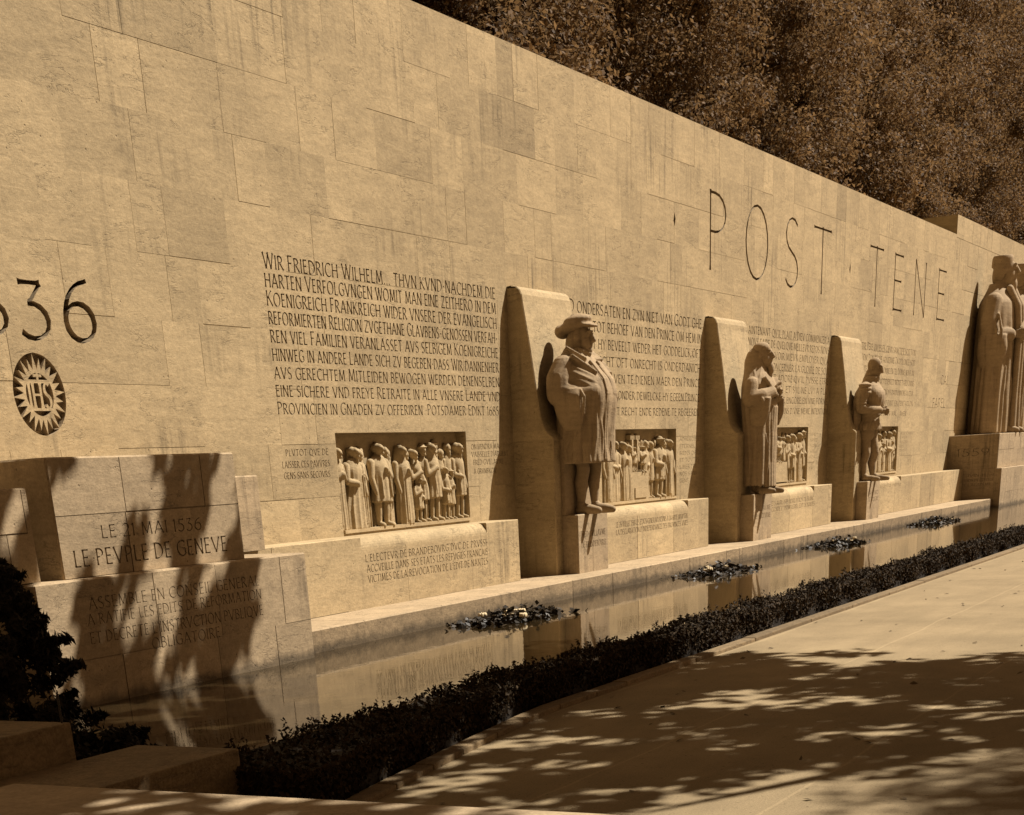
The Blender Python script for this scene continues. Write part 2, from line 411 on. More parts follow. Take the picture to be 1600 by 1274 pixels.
RELIEFS = [(15.33, -.52, 18.24, .475), (22.26, -.52, 25.16, .48), (29.12, -.50, 32.05, .485), (35.95, -.48, 38.85, .48)]
INS = []      # (label, cuts MB)
def inscription(lines, label, bold=1.0, depth_k=.13):
    mb = MB(); polys = []; bold = bold * 1.38
    for s, a0, a1, b, h in lines:
        for p in text_polys(s, a0, a1, b, h, bold): polys.append((p, max(.008, depth_k * h * bold), mb, -.25))
    INS.append((label, mb)); return polys
def block(rows, a0, a1, b0, b1, h0, h1):
    n = len(rows); L = []
    for i, s in enumerate(rows):
        k = i / max(1, n - 1); x0, x1 = a0, a1
        if isinstance(s, tuple): s, x0, x1 = s
        L.append((s, x0, x1, b0 + (b1 - b0) * k, h0 + (h1 - h0) * k))
    return L
C = []
C += inscription(block(["Wir Friedrich Wilhelm... thvn kvnd·nachdem die", "harten Verfolgvngen womit man eine zeithero in dem",
    "Koenigreich Frankreich wider vnsere der evangelisch", "reformierten Religion zvgethane Glavbens-genossen verfah-",
    "ren viel Familien veranlasset avs selbigem Koenigreiche", "hinweg in andere Lande sich zv begeben·dass Wir dannenher",
    "avs gerechtem Mitleiden bewogen werden denenselben", "eine sichere vnd freye Retraite in alle vnsere Lande vnd",
    "Provincien in Gnaden zv offeriren ·Potsdamer Edikt 1685·"], 14.32, 19.19, 1.925, .65, .122, .100), 'long German inscription in nine lines left of the first statue')
C += inscription(block([("D ondersaten en zyn niet van Godt ghe", 21.32, 26.26), ("en tot behoef van den Prince om hem in", 21.75, 26.26),
    ("vat hy beveelt weder het goddelick oft", 21.75, 26.24), ("ick recht oft onrecht is onderdanich", 21.7, 26.22),
    ("en als slaven te dienen maer den Prince", 21.6, 26.2), ("willen wille sonder dewelcke hy egeen Prince", 21.5, 26.18), ("om met recht ende redene te regeeren", 22.2, 26.16)],
    21.3, 26.2, 1.9, .663, .135, .100), 'seven line Dutch inscription between the first and second statue', 1.05)
C += inscription(block(["aintenant qv'il plait a Diev commencer a", "novs faire de qvelqve meillevr repos Novs", "a ne le povvoir mievx employer qv'a",
    "qvi pevt concerner la gloire de son", "et qv'il fvt adore qv'il pvisse etre", "nos svbiects. et s'il ne lvi a plv", "qve ce soit povr encore en vne forme", "qve ce soit av moins d'vne meme intention"],
    28.5, 33.25, 1.93, .705, .118, .100), 'eight line French inscription between the second and third statue', .95)
C += inscription(block(["tre Pere qvi es es cievx sanctifie soit ton", "Nom Ton regne advienne Ta volonte soit", "faite en la terre comme en cel Donne novs av", "nostre pain qvotidien et novs pardonne",
    "nos offenses comme novs pardonnons a cevx", "et ne novs indvi point en tentation", ("mais delivre novs dv mal · Amen", 35.6, 39.5)],
    35.55, 40.05, 1.93, .69, .118, .095), 'seven line French inscription right of the third statue', .9)
C += inscription([("PLVTOT QVE DE", 14.38, 15.17, .265, .062), ("LAISSER CES PAVVRES", 14.30, 15.18, .155, .062), ("GENS SANS SECOVRS", 14.31, 15.17, .052, .062)], 'small French caption left of the first relief')
C += inscription([("ON VENDRA MA", 18.36, 19.1, .275, .058), ("VAISSELLE D'ARGENT", 18.36, 19.35, .19, .058), ("FRED·GVILLAVME", 18.40, 19.2, .10, .058), ("A GRVMBKOW", 18.4, 19.0, .0, .058)], 'small French caption right of the first relief')
C += inscription([(s, 25.31, 25.31 + .095 * len(s), .30 - .1 * i, .055) for i, s in enumerate(["ADHEROIENT", "ETERNEL", "BIENS DROIT", "ET TOVTES", "LIBERTES", "NOS SANS", "GENS"])], 'small caption right of the second relief', .9)
C += inscription([(s, 32.2, 32.2 + .085 * len(s), .33 - .1 * i, .05) for i, s in enumerate(["LE ROY A", "NANTES", "SIGNE ET", "SCELLE", "POVR LA", "PAIX DV", "PAYS"])], 'small caption right of the third relief', .8)
C += inscription([(s, 39.02, 39.02 + .1 * len(s), .31 - .09 * i, .05) for i, s in enumerate(["EN CE IOVR", "IL PRIA", "AVEC SES", "GENS", "DE FOY"])], 'small caption right of the fourth relief', .8)
pt = [("P", 26.52, 27.39, 2.74, 1.09), ("O", 28.26, 29.48, 2.74, 1.09), ("S", 30.33, 31.2, 2.74, 1.09), ("T", 32.02, 33.18, 2.74, 1.09),
      ("T", 35.85, 36.95, 2.73, 1.09), ("E", 37.72, 38.66, 2.73, 1.09), ("N", 38.72, 39.62, 2.73, 1.09), ("E", 41.74, 42.68, 2.73, 1.07)]
pt[6] = ("N", 39.55, 40.72, 2.73, 1.09); pt[5] = ("E", 37.74, 38.64, 2.73, 1.09)
pmb = MB(); INS.append(('tall thin carved capitals reading POST TENE near the top of the wall', pmb))
for s, a0, a1, b, h in pt:
    for p in text_polys(s, a0, a1, b, h, .46): C.append((p, .06, pmb, -.25))
for x in (25.1, 34.45):
    C.append(([(x - .03, 3.27), (x + .02, 3.2), (x + .06, 3.3), (x + .02, 3.38)], .05, pmb, -.25))
C += inscription([("1", 9.78, 9.95, 1.2, .46), ("5", 10.27, 10.71, 1.2, .42), ("3", 10.81, 11.20, 1.2, .41), ("6", 11.34, 11.74, 1.2, .46)], 'large carved date 1536', .86, .2)
C += inscription([("CALVIN", 42.70, 44.3, 1.39, .2), ("FAREL", 42.0, 43.3, .885, .2)], 'two carved names beside the tall statue group', .7)
# emblem: sunk disc with raised rays and monogram
EX, EZ, ER = 10.915, .785, .307
emb = MB(); INS.append(('round sunk emblem with raised rays and monogram', emb)); keeps = []
C.append((arc(EX, EZ, ER, ER, 0, 360, 49)[:-1], .055, emb, -.12))
for i in range(24):
    a = 2 * math.pi * (i + .3) / 24; L = ER * (1.0 if i % 2 == 0 else .9); hw = .5 * 2 * math.pi / 24
    keeps.append([(EX + math.cos(a - hw) * .185, EZ + math.sin(a - hw) * .185), (EX + math.cos(a) * L * .985, EZ + math.sin(a) * L * .985), (EX + math.cos(a + hw) * .185, EZ + math.sin(a + hw) * .185)])
ring = arc(EX, EZ, .19, .19, 0, 360, 41)
for i in range(40):
    p, q = ring[i], ring[i + 1]; k = .84
    keeps.append([p, q, (EX + (q[0] - EX) * k, EZ + (q[1] - EZ) * k), (EX + (p[0] - EX) * k, EZ + (p[1] - EZ) * k)])
keeps += text_polys("IHS", EX - .13, EX + .13, EZ - .10, .19, 1.3)
keeps += [[(EX - .15, EZ + .085), (EX + .15, EZ + .085), (EX + .15, EZ + .11), (EX - .15, EZ + .11)], [(EX - .14, EZ - .12), (EX + .14, EZ - .12), (EX + .14, EZ - .10), (EX - .14, EZ - .10)],
          [(EX - .012, EZ + .11), (EX + .012, EZ + .11), (EX + .012, EZ + .17), (EX - .012, EZ + .17)], [(EX - .05, EZ + .13), (EX + .05, EZ + .13), (EX + .05, EZ + .15), (EX - .05, EZ + .15)]]

strips = [(3, 12.45), (12.45, 19.62), (19.62, 26.42), (26.42, 33.62), (33.62, 43.42)]
def xr(poly): return min(p[0] for p in poly), max(p[0] for p in poly)
RH = [[(r[0], r[1]), (r[2], r[1]), (r[2], r[3]), (r[0], r[3])] for r in RELIEFS]
for a0, a1 in strips:
    inr = lambda poly: xr(poly)[0] >= a0 - 1e-6 and xr(poly)[1] <= a1 + 1e-6
    clipx = lambda poly: [(min(max(x, a0), a1), z) for x, z in poly]
    cc = [c for c in C if inr(c[0])]
    for j in JOINTS:
        lo, hi = xr(j[0])
        if hi > a0 and lo < a1:
            q = clipx(j[0])
            if xr(q)[1] - xr(q)[0] > 1e-4: cc.append((q,) + j[1:])
    carve(wf, (a0, ZS[0], a1, ZS[-1]), [t for t in TILES if t[0][2] > a0 and t[0][0] < a1], cc, to_wall, [k for k in keeps if inr(k)], [h for h in RH if inr(h)])
# body of the wall behind the carved face, coping, ends
for a0, a1 in [(3, 43.42)]:
    wf.face([(a0, 10, 4.61), (a1, 10, 4.61), (a1, 11.0, 4.61), (a0, 11.0, 4.61)], .05)
    wf.face([(a0, 11.0, -1.7), (a0, 11.0, 4.61), (a1, 11.0, 4.61), (a1, 11.0, -1.7)])
    wf.face([(a0, 10, -1.7), (a0, 10, 4.61), (a0, 11.0, 4.61), (a0, 11.0, -1.7)])
wf.build('stone_facing', STONE, wall, ROOTW)
for label, mb in INS:
    o = mb.build('inscription', STONE2, wall, ROOTW); o['label'] = label
# taller centre stretch
wc = MB(); ZC = ZS[:-1] + [4.55, 5.02]
TC = stones(43.42, 70, ZC, .6, 1.6, seed=23)
carve(wc, (43.42, -1.7, 70, 5.02), TC, [(clip, d, m_, t_) for clip, d, m_, t_ in [([(min(max(x, 43.42), 70), z) for x, z in j[0]], j[1], j[2], j[3]) for j in joints(TC, seed=8)] if xr(clip)[1] - xr(clip)[0] > 1e-4], to_wall)
wc.face([(43.42, 10, 4.4), (43.42, 10, 5.02), (43.42, 11.4, 5.02), (43.42, 11.4, 4.4)], -.12)
wc.face([(43.42, 10, 5.02), (70, 10, 5.02), (70, 11.4, 5.02), (43.42, 11.4, 5.02)])
wc.face([(43.42, 11.4, -1.7), (43.42, 11.4, 5.02), (70, 11.4, 5.02), (70, 11.4, -1.7)])
wc.face([(43.42, 11.4, -1.7), (43.42, 11.0, -1.7), (43.42, 11.0, 4.61), (43.42, 11.4, 4.61)])
wc.build('taller_centre', STONE, wall, ROOTW)

# ------------------------------------------------------------------ solid shapes for carved figures
class Sculpt:
    """closed primitives in local units, fused by voxel remeshing into one carved surface"""
    def __init__(s): s.v = []; s.f = []
    def loft(s, rings, n=40, pleat=0, ph=0.0, power=2.0, cap=True):
        # ring: (z, cx, cy, rx, ry[, pleat_amp]); interpolated smoothly
        rings = [r if len(r) == 6 else (*r, 0.0) for r in rings]
        P = []
        for i in range(len(rings) - 1):
            for k in range(4):
                u = k / 4; a, b = np.array(rings[i]), np.array(rings[i + 1])
                p0 = np.array(rings[i - 1]) if i else a; p3 = np.array(rings[i + 2]) if i + 2 < len(rings) else b
                c = .5 * ((2 * a) + (-p0 + b) * u + (2 * p0 - 5 * a + 4 * b - p3) * u * u + (-p0 + 3 * a - 3 * b + p3) * u ** 3)
                c[0] = a[0] + (b[0] - a[0]) * u; P.append(c)
        P.append(np.array(rings[-1])); b0 = len(s.v); s.last = np.array(P); s.pw = power
        for z, cx_, cy_, rx, ry, am in P:
            for j in range(n):
                t = 2 * math.pi * j / n; c, si = math.cos(t), math.sin(t)
                e = 2 / power; m = 1 + am * (math.cos(pleat * t + ph + .8 * math.sin(3 * t)) if pleat else 0)
                s.v.append((cx_ + rx * m * math.copysign(abs(c) ** e, c), cy_ + ry * m * math.copysign(abs(si) ** e, si), z))
        for i in range(len(P) - 1):
            for j in range(n):
                a = b0 + i * n + j; b = b0 + i * n + (j + 1) % n; s.f.append((a, b, b + n, a + n))
        s.f.append(tuple(b0 + j for j in range(n))[::-1]); s.f.append(tuple(b0 + (len(P) - 1) * n + j for j in range(n)))
    def ball(s, c, r, n=16, m=10, tilt=0.0):
        b0 = len(s.v); ct, st_ = math.cos(tilt), math.sin(tilt)
        for i in range(1, m):
            a = math.pi * i / m
            for j in range(n):
                t = 2 * math.pi * j / n; x = r[0] * math.sin(a) * math.cos(t); y = r[1] * math.sin(a) * math.sin(t); z = r[2] * math.cos(a)
                y, z = y * ct - z * st_, y * st_ + z * ct
                s.v.append((c[0] + x, c[1] + y, c[2] + z))
        top = len(s.v); s.v.append((c[0], c[1] - r[2] * st_, c[2] + r[2] * ct)); bot = len(s.v); s.v.append((c[0], c[1] + r[2] * st_, c[2] - r[2] * ct))
        for i in range(m - 2):
            for j in range(n):
                a = b0 + i * n + j; b = b0 + i * n + (j + 1) % n; s.f.append((a, a + n, b + n, b))
        for j in range(n):
            s.f.append((top, b0 + j, b0 + (j + 1) % n)); k = b0 + (m - 2) * n; s.f.append((bot, k + (j + 1) % n, k + j))
    def limb(s, pts, n=14):
        """pts [(x,y,z,r)] tapering round limb with rounded joints"""
        for i in range(len(pts) - 1):
            a, b = Vector(pts[i][:3]), Vector(pts[i + 1][:3]); ra, rb = pts[i][3], pts[i + 1][3]
            d = (b - a); q = d.to_track_quat('Z', 'Y').to_matrix(); b0 = len(s.v)
            for p, r in ((a, ra), (b, rb)):
                for j in range(n):
                    t = 2 * math.pi * j / n; o = q @ Vector((r * math.cos(t), r * math.sin(t), 0)); s.v.append(tuple(p + o))
            for j in range(n): s.f.append((b0 + j, b0 + (j + 1) % n, b0 + n + (j + 1) % n, b0 + n + j))
            s.f.append(tuple(b0 + j for j in range(n))[::-1]); s.f.append(tuple(b0 + n + j for j in range(n)))
        for x, y, z, r in pts: s.ball((x, y, z), (r, r, r), 12, 8)
    def on(s, th, z, out=0.0, L=None):
        """point on a lofted surface at angle th (deg, -90 is the front) and height z"""
        L = s.last if L is None else L; o = np.argsort(L[:, 0]); g = lambda k: float(np.interp(z, L[o, 0], L[o, k]))
        c, si = math.cos(math.radians(th)), math.sin(math.radians(th)); e = 2 / s.pw
        return (g(1) + (g(3) + out) * math.copysign(abs(c) ** e, c), g(2) + (g(4) + out) * math.copysign(abs(si) ** e, si), z)
    def ridge(s, pts, r, out=0.0, L=None, n=7):
        """raised fold following the surface through (angle, height) points, thin at both ends"""
        t = np.linspace(0, 1, n); k = np.linspace(0, 1, len(pts)); th = np.interp(t, k, [p[0] for p in pts]); zz = np.interp(t, k, [p[1] for p in pts])
        s.limb([(*s.on(a, b, out, L), max(.35 * r, r * math.sin(math.pi * min(.97, max(.12, u))) ** .5)) for a, b, u in zip(th, zz, t)], 8)
    def folds(s, n, z0, z1, r, seed, lo=150, hi=300, L=None, slant=6):
        q = random.Random(seed)
        for i in range(n):
            a = lo + (hi - lo) * (i + q.uniform(.1, .9)) / n; b = z1 - q.uniform(0, .45) * (z1 - z0)
            s.ridge([(a, z0), (a + q.uniform(-slant, slant), (z0 + b) / 2), (a + q.uniform(-slant, slant) * 1.5, b)], r * q.uniform(.7, 1.25), -.25 * r, L)
    def slab(s, p, q, w_, t, up=(0, 0, 1)):
        """flat bar from p to q, width w_ across, thickness t"""
        p, q = Vector(p), Vector(q); d = (q - p).normalized(); u = Vector(up); sx = d.cross(u)
        if sx.length < 1e-4: sx = Vector((1, 0, 0))
        sx.normalize(); n_ = sx.cross(d).normalized(); b0 = len(s.v)
        for e in (p, q):
            for i, j in ((-1, -1), (1, -1), (1, 1), (-1, 1)): s.v.append(tuple(e + sx * (i * w_ / 2) + n_ * (j * t / 2)))
        for f in ((3, 2, 1, 0), (4, 5, 6, 7), (0, 1, 5, 4), (1, 2, 6, 5), (2, 3, 7, 6), (3, 0, 4, 7)): s.f.append(tuple(b0 + i for i in f))
    def hand(s, wrist, tip_dir, side, r=.02, scale=1.0):
        """palm with four bent fingers and a thumb"""
        wv = Vector(wrist); d = Vector(tip_dir).normalized(); sd_ = Vector(side).normalized(); nn = d.cross(sd_)
        L = .10 * scale; pc = wv + d * L * .55
        s.limb([(*wv, r * 1.5), (*pc, r * 1.8), (*(wv + d * L), r * 1.6)])
        for k in range(4):
            o = sd_ * (k - 1.5) * r * 1.5; ln = (.8, .95, .9, .7)[k] * .085 * scale
            a = wv + d * L + o; b = a + d * ln * .55 + nn * ln * .1; c = b + d * ln * .45 + nn * ln * .35
            s.limb([(*a, r * .85), (*b, r * .78), (*c, r * .65)], 8)
        a = wv + d * L * .35 - sd_ * r * 2; b = a + d * .045 * scale - sd_ * .03 * scale; s.limb([(*a, r), (*b, r * .8), (*(b + d * .035 * scale), r * .7)], 8)
    def head(s, c, k=1.0, turn=0.0, nod=0.0, beard=False):
        """head with brow, nose, lips, ears; c = centre of the skull, facing -Y"""
        t0 = len(s.v)
        s.ball((0, .02, .03), (.098, .125, .125), 20, 14); s.ball((0, -.03, -.06), (.082, .095, .115), 18, 12)
        s.ball((0, -.095, -.135), (.045, .04, .035)); s.limb([(0, -.118, .045, .018), (0, -.158, -.035, .026)], 10); s.ball((0, -.15, -.04), (.03, .028, .02))
        s.ball((-.038, -.115, .055), (.035, .02, .014)); s.ball((.038, -.115, .055), (.035, .02, .014))
        s.ball((-.037, -.108, .022), (.02, .016, .013)); s.ball((.037, -.108, .022), (.02, .016, .013))
        s.ball((0, -.122, -.078), (.035, .018, .012)); s.ball((0, -.118, -.100), (.03, .018, .012))
        s.ball((-.1, .02, -.01), (.016, .03, .045)); s.ball((.1, .02, -.01), (.016, .03, .045))
        s.limb([(0, .05, -.08, .07), (0, .06, -.24, .082)])
        if beard: s.ball((0, -.10, -.17), (.06, .05, .09)); s.ball((0, -.08, -.24), (.045, .04, .07))
        cn, sn = math.cos(nod), math.sin(nod); ctn, stn = math.cos(turn), math.sin(turn)
        for i in range(t0, len(s.v)):
            x, y, z = s.v[i]; x, y, z = x * k, y * k, z * k
            y, z = y * cn - z * sn, y * sn + z * cn
            x, y = x * ctn - y * stn, x * stn + y * ctn
            s.v[i] = (x + c[0], y + c[1], z + c[2])
    def shoe(s, x, y, z, L=.3, w_=.085, h=.1):
        s.limb([(x, y, z + h * .9, w_ * .8), (x, y, z + h * .55, w_ * .85), (x, y - L * .45, z + h * .45, w_ * .75), (x, y - L * .8, z + h * .32, w_ * .55)])
        s.ball((x, y + .02, z + .045), (w_ * .8, w_, .05))
    def build(s, name, mat, parent, off, base, voxel, smooth=2, flat_y=None):
        me = bpy.data.meshes.new(name)
        bx = W(*base)
        me.from_pydata([tuple(np.subtract(W(p[0] + off[0], p[1] + off[1], p[2] + off[2]), bx)) for p in s.v], [], s.f)
        o = bpy.data.objects.new(name, me); sc.collection.objects.link(o)
        md = o.modifiers.new('r', 'REMESH'); md.mode = 'VOXEL'; md.voxel_size = voxel * S; md.use_smooth_shade = True
        if smooth: sm = o.modifiers.new('s', 'SMOOTH'); sm.factor = .5; sm.iterations = smooth
        dg = bpy.context.evaluated_depsgraph_get(); nm = bpy.data.meshes.new_from_object(o.evaluated_get(dg))
        o.modifiers.clear(); o.data = nm; bpy.data.meshes.remove(me); nm.name = name
        nm.polygons.foreach_set('use_smooth', [True] * len(nm.polygons))
        nm.materials.clear(); nm.materials.append(mat)
        if parent: o.parent = parent
        else: o.location = bx
        return o

# ------------------------------------------------------------------ relief panels in the wall
def relief_figure(s, x, h, kind, wdt=.10, dep=.055, y=0.0, lean=0.0, z0=0.0, x0_seed=0.0):
    """one shallow figure against the panel; y=0 is the panel ground, -y comes forward"""
    hd = h * .112; zz = lambda k: z0 + h * k
    if kind in ('robe', 'gown'):
        fl = 1.25 if kind == 'gown' else 1.0
        s.loft([(zz(.0), x, y, wdt * fl, dep * 1.1, .10), (zz(.3), x, y, wdt * .95 * fl, dep, .10), (zz(.55), x + lean * .5, y, wdt * .8, dep * .95, .06), (zz(.72), x + lean, y, wdt * .95, dep, .02), (zz(.82), x + lean, y, wdt * .6, dep * .7), (zz(.86), x + lean, y, wdt * .3, dep * .5)], 36, 11, x * 9)
    else:
        s.loft([(zz(.3), x, y, wdt * 1.05, dep * 1.05, .07), (zz(.5), x, y, wdt * .9, dep, .06), (zz(.72), x + lean, y, wdt, dep), (zz(.82), x + lean, y, wdt * .65, dep * .75), (zz(.86), x + lean, y, wdt * .3, dep * .5)], 36, 9, x * 7)
        for d in (-1, 1):
            s.limb([(x + d * wdt * .45, y, zz(.34), wdt * .3), (x + d * wdt * .5, y, zz(.2), wdt * .27), (x + d * wdt * .5, y, zz(.04), wdt * .18), (x + d * wdt * .6, y - dep * .8, zz(.015), wdt * .2)])
    q = random.Random(int(x0_seed * 1000)); hx = x + lean * 1.4; hz = zz(.915); tw = q.uniform(-.35, .5) * hd
    s.ball((hx + tw * .3, y - dep * .45, hz), (hd * .42, dep * .75, hd * .58))                     # face
    s.ball((hx + tw * .55, y - dep * 1.15, hz - hd * .05), (hd * .10, dep * .22, hd * .16))        # nose
    s.ball((hx + tw * .4, y - dep * .95, hz - hd * .42), (hd * .22, dep * .3, hd * .2))            # chin
    s.ball((hx + tw * .4, y - dep * .98, hz + hd * .2), (hd * .34, dep * .2, hd * .09))            # brow
    st_ = q.choice(['wig', 'wig', 'hat', 'hood', 'short', 'beard'])
    s.ball((hx - tw * .2, y + dep * .1, hz + hd * .16), (hd * .52, dep * .85, hd * .52))
    if st_ == 'wig':
        for d in (-1, 1): s.limb([(hx + d * hd * .42, y, hz + hd * .15, hd * .24), (hx + d * hd * .5, y - dep * .1, hz - hd * .45, hd * .25), (hx + d * hd * .45, y - dep * .3, hz - hd * .95, hd * .16)])
    elif st_ == 'hat':
        s.ball((hx, y - dep * .2, hz + hd * .42), (hd * .78, dep * 1.2, hd * .13)); s.ball((hx, y, hz + hd * .6), (hd * .45, dep * .8, hd * .32))
    elif st_ == 'hood': s.loft([(hz - hd * 1.0, hx, y + dep * .1, hd * .85, dep * .9), (hz - hd * .2, hx, y + dep * .15, hd * .62, dep * .85), (hz + hd * .7, hx, y + dep * .15, hd * .3, dep * .5)], 20)
    elif st_ == 'beard': s.limb([(hx + tw * .4, y - dep * .8, hz - hd * .45, hd * .22), (hx + tw * .3, y - dep * .9, hz - hd * 1.0, hd * .12)])
    s.limb([(x + lean, y, zz(.80), hd * .24), (hx, y, zz(.88), hd * .22)])
    e = wdt * 1.05
    for d in (-1, 1):
        ps = q.choice([0, 1, 2]); ax = x + lean + d * e * .9
        if ps == 0: pts = [(ax, y, zz(.76), wdt * .28), (ax + d * e * .15, y - dep * .3, zz(.58), wdt * .25), (x + lean * .6 + d * e * .25, y - dep * 1.15, zz(.55), wdt * .17)]
        elif ps == 1: pts = [(ax, y, zz(.76), wdt * .28), (ax + d * e * .18, y - dep * .2, zz(.58), wdt * .24), (ax + d * e * .1, y - dep * .7, zz(.42), wdt * .16)]
        else: pts = [(ax, y, zz(.76), wdt * .28), (ax + d * e * .1, y - dep * .4, zz(.6), wdt * .25), (x + lean * .8 + d * e * .1, y - dep * 1.2, zz(.68), wdt * .17)]
        s.limb(pts)
        hx2, hy2, hz2, hr = pts[-1]
        s.ball((hx2, hy2 - .005, hz2 - hr * .3), (hr * .9, hr * .7, hr * 1.3))
    for k in range(q.randint(2, 4)):   # folds of the cloth
        fx_ = x + q.uniform(-.7, .7) * wdt; s.limb([(fx_ + lean * .5, y - dep * .85, zz(q.uniform(.55, .66)), wdt * .07), (fx_ * 1.0 + q.uniform(-.15, .15) * wdt, y - dep * .95, zz(.36 if kind == 'coat' else .06), wdt * .09)], 8)
    if q.random() < .22: s.limb([(x + e * 1.15, y - dep * .6, zz(.62), .011), (x + e * 1.25, y - dep * .6, zz(.01), .010)], 8)
RD = .13   # depth of the sunk panels
def relief_panel(rect, figs, label, voxel=.0085, extra=None, sill=True):
    x0, z0, x1, z1 = rect; yb = 10 + RD
    mb = MB()
    mb.face([(x0, yb, z0), (x1, yb, z0), (x1, yb, z1), (x0, yb, z1)], -.02)
    mb.face([(x0, 10, z1), (x0, yb, z1), (x1, yb, z1), (x1, 10, z1)][::-1]); mb.face([(x0, 10, z0), (x1, 10, z0), (x1, yb, z0), (x0, yb, z0)])
    mb.face([(x0, 10, z0), (x0, yb, z0), (x0, yb, z1), (x0, 10, z1)][::-1]); mb.face([(x1, 10, z0), (x1, 10, z1), (x1, yb, z1), (x1, yb, z0)][::-1])
    if sill: mb.box(x0 + .02, x1 - .02, 9.985, yb, z0 - .0, z0 + .035, .03)
    if extra: extra(mb, rect, yb)
    p = mb.build('relief_panel', RELIEF, wall, ROOTW); p['label'] = label
    q = random.Random(int(x0 * 10)); figs = list(figs)
    for i in range(9):
        xx = .2 + (x1 - x0 - .4) * (i + q.uniform(.2, .8)) / 9; figs.append((xx, q.uniform(.80, .88), q.choice(['robe', 'coat']), .075, .036, .030, q.uniform(-.02, .02), 0))
    for x, h, kind, wdt, dep, y, lean, zo in figs:
        s = Sculpt(); relief_figure(s, 0, h, kind, wdt, dep, 0, lean, 0, x0 + x + h)
        o = s.build('relief_figure', RELIEF, p, (x0 + x, yb - .045 + y, z0 + .03 + zo), ROOTW, voxel, 1)
def fx(z): return (z - 120) / 1340 * 2.9
F1 = [(fx(165), .84, 'robe', .11, .07, 0, 0, 0), (fx(300), .84, 'gown', .15, .08, -.01, .02, 0), (fx(385), .82, 'robe', .10, .05, .015, 0, 0), (fx(560), .87, 'coat', .165, .085, -.015, -.02, 0),
      (fx(640), .84, 'coat', .10, .05, .015, 0, 0), (fx(790), .84, 'robe', .135, .085, -.015, -.02, 0), (fx(850), .80, 'coat', .08, .045, .02, 0, 0), (fx(935), .50, 'coat', .085, .06, -.02, 0, 0),
      (fx(985), .80, 'coat', .11, .08, -.01, -.13, 0), (fx(1040), .84, 'coat', .08, .05, .02, 0, 0), (fx(1115), .86, 'coat', .13, .085, -.015, -.03, 0), (fx(1170), .82, 'coat', .08, .04, .02, 0, 0),
      (fx(1245), .60, 'coat', .085, .065, -.02, -.02, 0), (fx(1235), .80, 'coat', .08, .04, .02, 0, 0), (fx(1310), .56, 'coat', .075, .05, -.01, 0, 0), (fx(1310), .86, 'coat', .09, .045, .015, 0, 0), (fx(1405), .86, 'coat', .115, .08, -.015, -.02, 0)]
relief_panel(RELIEFS[0], F1, 'relief of a crowd of standing figures with a child, left of the first statue', .0078)
def lectern2(mb, r, yb):
    mb.box(r[0] + 1.15, r[0] + 1.8, yb - .11, yb, r[1], r[1] + .42); mb.box(r[0] + 1.25, r[0] + 1.7, yb - .125, yb - .11, r[1] + .06, r[1] + .2)
def hands2(mb, r, yb):
    lectern2(mb, r, yb)
    for x in (1.22, 1.42):
        mb.box(r[0] + x, r[0] + x + .05, yb - .09, yb, r[1] + .66, r[1] + .86)
        for i in range(4): mb.box(r[0] + x - .04 + i * .04, r[0] + x - .015 + i * .04, yb - .085, yb, r[1] + .86, r[1] + .955 - abs(i - 1.5) * .02)
F2 = [(.35, .82, 'robe', .15, .08, 0, 0, 0), (.62, .84, 'gown', .14, .07, .01, .02, 0), (.9, .82, 'robe', .13, .08, -.01, 0, 0), (1.12, .78, 'robe', .12, .07, .0, 0, 0), (1.3, .34, 'coat', .07, .05, -.02, 0, .4), (1.62, .36, 'coat', .09, .06, -.03, 0, .38),
      (1.48, .42, 'coat', .07, .05, -.0, 0, .4), (1.8, .84, 'coat', .13, .06, .015, 0, 0), (2.02, .82, 'coat', .1, .06, .01, 0, 0), (2.3, .86, 'coat', .17, .085, -.015, .02, 0), (2.56, .82, 'coat', .1, .05, .01, 0, 0), (2.7, .84, 'robe', .16, .085, -.015, -.02, 0)]
relief_panel(RELIEFS[1], F2, 'relief of an assembly with raised hands, left of the second statue', .0105, hands2)
def table3(mb, r, yb): mb.box(r[0] + .85, r[0] + 1.75, yb - .11, yb, r[1] + .06, r[1] + .40)
F3 = [(.25, .8, 'robe', .14, .08, 0, 0, 0), (.55, .82, 'coat', .13, .07, 0, 0, 0), (.85, .78, 'robe', .12, .08, 0, 0, 0), (1.05, .42, 'coat', .1, .06, -.01, 0, .38), (1.35, .45, 'coat', .11, .06, -.01, 0, .36), (1.6, .42, 'robe', .1, .06, 0, 0, .38), (1.85, .84, 'coat', .11, .07, 0, 0, 0),
      (2.08, .86, 'coat', .10, .08, -.01, 0, 0), (2.28, .82, 'robe', .10, .06, 0, 0, 0), (2.5, .88, 'robe', .13, .085, -.01, 0, 0), (2.72, .90, 'coat', .13, .08, -.01, 0, 0)]
relief_panel(RELIEFS[2], F3, 'relief of figures around a table, left of the third statue', .0125, table3)
F4 = [(.4, .8, 'robe', .15, .08, 0, 0, 0), (.75, .82, 'robe', .15, .08, 0, 0, 0), (1.15, .8, 'robe', .16, .07, 0, 0, 0), (1.5, .8, 'gown', .14, .08, 0, 0, 0), (1.8, .62, 'coat', .13, .08, -.01, 0, 0), (2.0, .86, 'robe', .11, .06, .01, 0, 0), (2.3, .84, 'robe', .14, .085, -.01, 0, 0), (2.55, .66, 'coat', .12, .08, -.01, 0, 0), (2.72, .88, 'coat', .12, .07, 0, 0, 0)]
relief_panel(RELIEFS[3], F4, 'relief of a dense crowd, right of the third statue', .0135)

